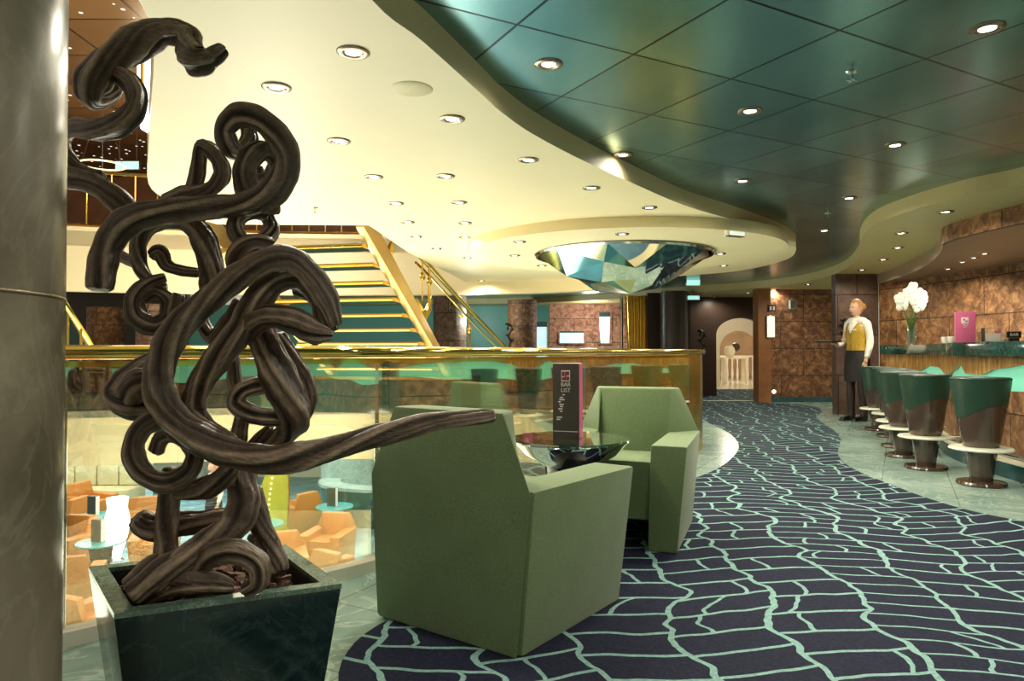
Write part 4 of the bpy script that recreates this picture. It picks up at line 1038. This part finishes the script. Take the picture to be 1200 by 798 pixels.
for (x, y0, y1, Y) in [(503, 300, 360, 10.0), (550, 365, 409, 11.2), (495, 296, 352, 9.8)]:
    a, b = P(x, y0, Y), P(x, y1, Y); obj('baluster', rod(b, a, .02 if x != 495 else .01), M['gold'], hr, smooth=True)
    obj('finial', sphere(b.lerp(a, .5), .04, 10, 8, (1, 1, 1.6)), M['gold'], hr, smooth=True)
h2 = thing('stair_handrail', 'short gold handrail slope at far left behind the vine', 'handrail', P(100, 406, 11))
obj('rail', tube([P(66, 340, 10.2), P(108, 406, 11), P(112, 416, 11.1)], .04, 8), M['brass'], h2, smooth=True)
obj('glass_infill', (([P(66, 345, 10.2), P(106, 408, 11), P(106, 425, 11), P(66, 425, 10.2)]), [(0, 1, 2, 3)]), M['clear'], h2)
for x, y in ((80, 362), (95, 385)):
    a = P(x, y, 10.6); obj('baluster', rod(Vector((a.x, a.y, .7)), a, .018), M['gold'], h2)

# ---------------------------------------------------------------- far end furnishings
def column(label, x, y, r, z1, mat, name='stone_column'):
    t = thing(name, label, 'column', (x, y, 0))
    obj('shaft', lathe([(r, .08), (r, z1)], 40), mat, t, smooth=True, world=False)
    obj('plinth', lathe([(r * 1.06, 0), (r * 1.06, .08), (.0001, .08)], 40), M['tealkick'], t, smooth=True, world=False)
q = P(527, 400, 15.5); column('round brown stone column right of the staircase', q.x, q.y, .36, ZC, M['stonepink'])
q = P(612, 400, 16.5); column('dark brown round column left of the wall niches', q.x, q.y, .34, ZC, M['stone'])
q = P(790, 400, 14.2); column('dark brown round column before the dark corridor', q.x, q.y, .27, ZC, M['dark'])
q = P(125, 390, 16); column('dark stone column far left under the upper deck', q.x, q.y, .4, 1.96, M['stone'])
q = P(185, 390, 15); column('pinkish stone column behind the vine under the upper deck', q.x, q.y, .42, 1.96, M['stonepink'])
q = P(748, 395, 15.0)
cu = thing('gold_curtain', 'pale gold draped curtain beside the dark column', 'curtain', (q.x, q.y, 0))
n = 40; V = []; Fc = []
for i in range(n):
    x = -.28 + .56 * i / (n - 1); y = .04 * math.sin(i * 1.3)
    V += [Vector((x * .7, y, .02)), Vector((x, y, ZC - .01))]
for i in range(n - 1): Fc.append((2 * i, 2 * i + 2, 2 * i + 3, 2 * i + 1))
obj('drape', (V, Fc), M['gold'], cu, smooth='all', world=False)
for i, dx in enumerate((-.36, .34)): obj('curtain_pole', rod((dx, -.05, 0), (dx, -.05, ZC - .01), .03), M['chrome'], cu, smooth=True, world=False)
for lab, x0, x1, y0, y1, slant in [('tall narrow lit niche at left of the stone wall', 628, 641, 377, 420, 0), ('wide lit niche in the middle of the stone wall', 656, 684, 388, 402, 0), ('tapered lit niche at right of the stone wall', 701, 715, 366, 402, 3)]:
    Y = 17.93; a = P(x0, y1, Y); b = P(x1, y0, Y)
    t = thing('wall_niche', lab, 'niche', ((a.x + b.x) / 2, Y, a.z), 0, 'lit niches in the far stone wall')
    w = b.x - a.x; h = b.z - a.z; s = slant * Y / F
    obj('back_panel', hexa([(-w / 2 + s, .0, 0), (w / 2 - s * .3, .0, 0), (w / 2 - s * .3, .01, 0), (-w / 2 + s, .01, 0), (-w / 2, .0, h), (w / 2, .0, h), (w / 2, .01, h), (-w / 2, .01, h)]), M['niche'], t, world=False)
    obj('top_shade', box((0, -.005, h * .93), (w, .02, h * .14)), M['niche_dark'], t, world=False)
    obj('frame', join(box((-w / 2 - .02 + s * .5, -.01, h / 2), (.03, .04, h)), box((w / 2 + .02, -.01, h / 2), (.03, .04, h)), box((0, -.01, -.015), (w + .06, .04, .03))), M['stonepink'], t, world=False)
def wall_panel(name, label, cat, x0, x1, y0, y1, Y, mats, d=.03):
    a = P(x0, y1, Y); b = P(x1, y0, Y); w = b.x - a.x; h = b.z - a.z
    t = thing(name, label, cat, ((a.x + b.x) / 2, Y, a.z))
    obj('frame', box((0, 0, h / 2), (w, d, h)), mats[0], t, world=False, bevel=.004)
    obj('face', box((0, -d / 2 - .003, h / 2), (w * .86, .004, h * .93)), mats[1], t, world=False); return t
wall_panel('notice_board', 'white framed notice on the pier left of the stone wall', 'notice', 898, 908, 370, 396, 13.43, (M['chrome'], M['boxglow']))
tsg = wall_panel('pictogram_plate', 'small dark plate with two white pictograms above the notice', 'sign', 900, 909, 357, 365, 13.43, (M['black'], M['dark']))
obj('pictogram', join(box((-.03, -.022, .06), (.035, .004, .07)), box((.03, -.022, .06), (.035, .004, .07))), M['ink'], tsg, world=False)
wall_panel('wall_speaker', 'small grey wall speaker high on the far stone wall', 'speaker', 925, 933, 352, 362, 13.62, (M['greymarble'], M['trimring']), .08)
q = P(907, 459, 13.45); o = obj('floor_light', sphere((0, 0, 0), .035, 12, 8), M['bead'], None, smooth=True, world=False); o.location = q; tag(o, 'tiny glowing marker light low on the pier by the doorway', 'light')
# dark scroll ornaments
def scroll(label, x, y, Y, h):
    q = P(x, y, Y); t = thing('scroll_ornament', label, 'ornament', q)
    pts = [(0, 0, -h), (.02, 0, -h * .6), (-.03, 0, -h * .3), (.03, 0, 0), (.05, 0, h * .25), (0, 0, h * .4), (-.05, 0, h * .2), (-.02, 0, h * .08)]
    obj('mount', rod((0, 0, -h * .3), (0, .25, -h * .3), .012), M['black'], t, world=False)
    obj('scroll', tube(spline(pts, 6), .02, 8), M['black'], t, smooth=True, world=False)
    for k in range(4): obj('leaf', sphere((.05 * (-1) ** k, 0, -h * .6 + h * .35 * k), .035, 8, 6, (1.5, .5, .8)), M['black'], t, smooth=True, world=False)
scroll('dark scrolled ornament on the panelled pier behind the waitress', 992, 384, 10.86, .26)
scroll('dark scrolled ornament left of the niche wall', 597, 388, 15.9, .35)
scroll('dark scrolled ornament at the left of the far doorway', 823, 395, 14.3, .28)
# lobby furniture
q = H(853, 452, 0); q = Vector((q.x, 19.0, .008))
lt = thing('console_table', 'white console table in the bright lobby beyond the doorway', 'table', (6.55, 20.9, .008))
obj('table_top', box((0, 0, .77), (.75, .4, .05)), M['white'], lt, world=False)
for sx in (-1, 1): obj('leg', box((sx * .3, 0, .372), (.06, .36, .745)), M['white'], lt, world=False)
ur = thing('urn', 'pale urn on the console table in the lobby', 'urn', (6.42, 20.9, .8035))
obj('urn_body', lathe([(.08, 0), (.1, .02), (.16, .16), (.14, .28), (.08, .33), (.1, .36), (.0001, .36)], 28), M['white'], ur, smooth=True, world=False)
obj('plant', sphere((.18, 0, .3), .13, 10, 8, (1, .6, 1)), M['dark'], ur, smooth=True, world=False)
lr = thing('lobby_railing', 'white balustrade railing at the back of the lobby', 'railing', (7.7, 24.2, .008))
obj('top_rail', box((0, 0, .8), (1.6, .08, .06)), M['white'], lr, world=False)
for k in range(9): obj('baluster', lathe([(.03, 0), (.05, .2), (.025, .45), (.035, .77)], 10, (-.7 + k * .175, 0, 0)), M['white'], lr, smooth=True, world=False)
# upper deck rail, ring lamp, glow lamp
ur_ = thing('upper_railing', 'gold railing with thin balusters on the upper deck at far left', 'railing', (fasc[10][0], fasc[10][1], 3.0201))
fr2 = offset(fasc, -.1)
obj('top_rail', tube([(x, y, 3.95) for x, y in fr2[2:50]], .03, 8), M['brass'], ur_, smooth=True)
obj('bottom_rail', tube([(x, y, 3.055) for x, y in fr2[2:50]], .03, 8), M['brass'], ur_, smooth=True)
for i in range(8, 50, 1): obj('baluster', rod((fr2[i][0], fr2[i][1], 3.05), (fr2[i][0], fr2[i][1], 3.95), .012, 6), M['gold'], ur_)
q = P(120, 203, 12.6)
rl = thing('ring_lamp', 'glowing ring lamp under the upper deck ceiling at far left', 'lamp', (q.x, q.y, 4.3))
obj('ring', tube([(.36 * math.cos(k * math.pi / 24), .36 * math.sin(k * math.pi / 24), 0) for k in range(49)], .016, 8), M['ringglow'], rl, smooth=True, world=False)
for k in range(3): obj('cable', rod((.36 * math.cos(k * 2.1), .36 * math.sin(k * 2.1), 0), (.1 * math.cos(k * 2.1), .1 * math.sin(k * 2.1), .9), .004), M['chrome'], rl, world=False)
p = P(150, 194, 13); hanging_sign(p, .45, .16, 'pale blue lit sign under the upper deck ceiling', M['exitglow'], 5.19)
q = P(176, 100, 4.3)
gl = thing('glow_lamp', 'bright elongated white lamp with brass bars at the ceiling opening', 'lamp', q)
obj('glass_tube', lathe([(.0001, -.3), (.05, -.27), (.075, -.1), (.07, .1), (.045, .24), (.0001, .27)], 24), M['lampw'], gl, smooth=True, world=False)
for dx in (.0, .06, .1): obj('brass_bar', rod((dx, -.09, -.24), (dx, -.09, .3), .012), M['brass'], gl, smooth=True, world=False)

# ---------------------------------------------------------------- lower deck seen through the glass
def lowp(x, y): return H(x, y, ZL)
oc = armchair('lounge_chair', 'orange leather lounge chair', (0, 0, 0), 0, M['orange'], 'orange lounge chairs on the lower deck', 1.15)
spots = [(84, 712, 20, 'orange lounge chair on the lower deck, leftmost beside the column'), (104, 768, -20, 'orange lounge chair close below the planter left side, facing away'), (128, 850, 150, 'nearest orange lounge chair low beside the planter corner'),
         (78, 664, 170, 'orange lounge chair left of the teal tables on the lower deck'), (72, 632, 90, 'orange lounge chair by the blue floor, far left'), (182, 664, 200, 'orange lounge chair right of the glowing lamp, nearer one'),
         (172, 626, 20, 'orange lounge chair right of the glowing lamp, farther one'), (346, 622, 60, 'orange lounge chair beside the lime leaf ornament, farthest'), (384, 660, 170, 'orange lounge chair in the middle of the right lower group'),
         (330, 690, 200, 'orange lounge chair behind the planter right rim'), (404, 705, -35, 'nearest orange lounge chair of the right lower group'), (106, 610, 250, 'small far orange chair behind the teal table')]
for i, (x, y, rz, lab) in enumerate(spots):
    p = lowp(x, y); o = oc if i == 0 else copy_tree(oc)
    o['label'] = lab; o.location = (p.x, p.y, ZL); o.rotation_euler = (0, 0, R(rz))
tt = None
for i, (x, y, lab) in enumerate([(118, 678, 'round teal table in front of the glowing lamp'), (112, 641, 'round teal table left of the glowing lamp, farther'), (392, 628, 'round teal table by the right lower chairs, farther'), (308, 652, 'round teal table next to the lime leaf ornament')]):
    p = lowp(x, y)
    if tt is None:
        tt = thing('lounge_table', lab, 'table', (0, 0, 0), 0, 'teal tables on the lower deck')
        obj('table_top', lathe([(.0001, .60), (.38, .60), (.39, .615), (.38, .63), (.0001, .63)], 36), M['tealtable'], tt, smooth=True)
        obj('pedestal', lathe([(.2, 0), (.12, .1), (.2, .6), (.0001, .6)], 28), M['black'], tt, smooth=True); o = tt
    else: o = copy_tree(tt)
    o['label'] = lab; o.location = (p.x, p.y, ZL)
    mnl = thing('menu_stand', ['dark menu block on the teal table by the glowing lamp', 'dark menu block on the farther teal table at left', 'dark menu block with white edge on the far right teal table', 'dark menu block on the teal table by the leaf ornament'][i], 'menu', (p.x - .05, p.y, ZL + .6305), R(-15))
    obj('card', box((0, 0, .19), (.2, .1, .38)), M['menu'], mnl, world=False, bevel=.003); obj('page_edges', box((.101, 0, .19), (.003, .09, .37)), M['ink'], mnl, world=False)
p = lowp(137, 657)
k = p.y / F
gv = thing('vase_lamp', 'glowing white vase-shaped lamp standing on the lower deck', 'lamp', (p.x, p.y, ZL))
hh = 73 * k
obj('glass_shade', lathe([(.055, .03), (.10, .18 * hh), (.14, .28 * hh), (.205, .52 * hh), (.21, .66 * hh), (.165, .85 * hh), (.185, hh), (.17, hh), (.0001, hh * .98)], 32), M['lampw'], gv, smooth=True, world=False)
obj('foot', lathe([(.12, 0), (.12, .02), (.05, .035), (.0001, .035)], 24), M['chrome'], gv, smooth=True, world=False)
# banquette
a, b = lowp(30, 590), lowp(165, 588)
bq = thing('banquette', 'long cream banquette along the far lower deck', 'sofa', (a.x, a.y, ZL))
L = b.x - a.x
obj('seat', box((L / 2, 0, .21), (L, .9, .42)), M['seatcream'], bq, world=False, bevel=.04)
for k in range(5): obj('back_cushion', box((L * (k + .5) / 5, .3, .68), (L / 5 - .02, .26, .5)), M['seatcream'], bq, world=False, bevel=.05)
q = (a.x + L / 2, a.y + .8)
sc = thing('glass_screen', 'pale blue glass screen behind the cream banquette', 'screen', (q[0], q[1], ZL))
obj('pane', box((0, 0, .75), (L, .04, 1.5)), M['niche'], sc, world=False); obj('cap', box((0, 0, 1.53), (L, .08, .06)), M['chrome'], sc, world=False)
# curved teal counter and marble pillar
p = lowp(452, 612)
tcn = thing('lower_bar', 'curved teal counter with pale top on the lower deck', 'bar counter', (p.x, p.y, ZL))
arcp = [(-1.6 * math.cos(a2), .6 - 1.2 * math.sin(a2)) for a2 in [i * math.pi / 16 for i in range(-1, 18)]]
arcp = arcp[::-1] if False else arcp
obj('front', strip(arcp, -.25, .0, .78), M['tealkick'], tcn, smooth=True, world=False)
obj('top', strip([(x * 1.05, y * 1.05) for x, y in arcp], -.5, .781, .85), M['greymarble'], tcn, smooth=True, world=False)
q = lowp(405, 590); column('grey-green marble pillar on the lower deck behind the teal counter', q.x, q.y + .5, .75, 2.0, M['greymarble'])
for o in COL.objects:
    if o.type == 'EMPTY' and o.get('label', '').startswith('grey-green marble pillar'): o.location.z = ZL
# lime leaf ornament with light beads
p = lowp(322, 640); kk = p.y / F
lf = thing('leaf_ornament', 'tall lime gold leaf-shaped ornament edged with light beads', 'ornament', (p.x, p.y, ZL))
prof = [(-14, 0), (-22, 30), (-20, 60), (-8, 90), (6, 118), (14, 112), (16, 60), (14, 0)]
poly = [(x * kk, z * kk) for x, z in prof]
V = [Vector((x, -.03, z)) for x, z in poly] + [Vector((x, .03, z)) for x, z in poly]; n = len(poly)
obj('leaf_blade', (V, [tuple(range(n)), tuple(range(2 * n - 1, n - 1, -1))] + [(i, (i + 1) % n, n + (i + 1) % n, n + i) for i in range(n)]), M['lime'], lf, world=False)
for k in range(16):
    u = k / 15; x = -8 + 10 * u * u; obj('light_bead', sphere((x * kk, -.045, (12 + 92 * u) * kk), .018, 8, 6), M['bead'], lf, world=False)
obj('edge_strip', tube([(x + .01, -.02, z) for x, z in poly[5:]], .025, 8), M['gold'], lf, world=False)
p = lowp(250, 640)
w2 = copy_tree(wt); w2.location = (p.x, p.y, ZL); w2.rotation_euler = (0, 0, R(150)); w2['label'] = 'staff member in gold waistcoat and white sleeves on the lower deck behind the vine'

# ---------------------------------------------------------------- light
def area(name, loc, rot, size, e, col=(1, .9, .7), sy=None):
    l = bpy.data.lights.new(name, 'AREA'); l.energy = e; l.size = size; l.color = col
    if sy: l.shape = 'RECTANGLE'; l.size_y = sy
    o = bpy.data.objects.new(name, l); COL.objects.link(o); o.location = loc; o.rotation_euler = rot; return o
def point(name, loc, e, col=(1, .9, .72), r=.3):
    l = bpy.data.lights.new(name, 'POINT'); l.energy = e; l.color = col; l.shadow_soft_size = r
    o = bpy.data.objects.new(name, l); COL.objects.link(o); o.location = loc; return o
area('ceiling_fill', (-3.5, 8.5, -1.6), (R(180), 0, 0), 6, 560, (1, .91, .74))  # added area lamp in the open void, brightens the cream ceiling
area('lower_deck_fill', (-4, 14.5, -.95), (0, 0, 0), 8, 900, (1, .93, .8))  # added fill lamp without fixture, lights the lower deck
area('near_lower_fill', (-5, 7.5, -.3), (0, 0, 0), 3, 170, (1, .9, .75))  # second added fill for the nearer part of the lower deck
area('banquette_fill', (-10.5, 16.0, -.95), (0, 0, 0), 5, 420, (1, .95, .85))  # added fill lamp, lifts the dim banquette corner
point('upper_fascia_fill', (-3.6, 9.8, 2.7), 170, (1, .92, .75), .3)  # added point lamp hung in the void to brighten the upper fascia
point('lower_fascia_fill', (-3.2, 9.6, -.4), 220, (1, .92, .75), .3)  # added point lamp that brightens the deck-level fascia
point('upper_deck_light', (-6, 12.0, 3.9), 55, (1, .8, .5), .4)
point('lobby_light', (6.6, 21.6, 2.2), 420, (1, .93, .82), .4)
point('lobby_arch_light', (5.6, 18.2, 1.9), 25, (1, .93, .82), .2)
point('far_deck_light', (-1, 15.5, 1.7), 150, (.85, 1, .95), .3)
point('niche_wall_light', (1.9, 17.0, 1.9), 45, (1, .85, .75), .2)
for x, y in [(.4, .6), (1.6, 1.2), (2.9, 1.6), (.6, -1.0), (2.0, -.8), (3.4, -.6), (-.6, -.4), (3.2, 3.2)]:  # added unseen spots without fixtures, filling the room around the camera
    l = bpy.data.lights.new('downlight_beam', 'SPOT'); l.energy = 42; l.spot_size = R(140); l.spot_blend = .7; l.shadow_soft_size = .06; l.color = (1, .93, .78)
    o = bpy.data.objects.new('downlight_beam', l); COL.objects.link(o); o.location = (x, y, 2.26)
W = bpy.data.worlds.new('world'); S.world = W; W.use_nodes = True
W.node_tree.nodes['Background'].inputs[0].default_value = (1, .9, .72, 1); W.node_tree.nodes['Background'].inputs[1].default_value = .46
S.view_settings.view_transform = 'Standard'; S.view_settings.look = 'None'; S.view_settings.exposure = 0.0
S.cycles.use_denoising = True; S.cycles.max_bounces = 8; S.cycles.transparent_max_bounces = 12
S.cycles.sample_clamp_indirect = 6; S.cycles.caustics_reflective = False; S.cycles.caustics_refractive = False
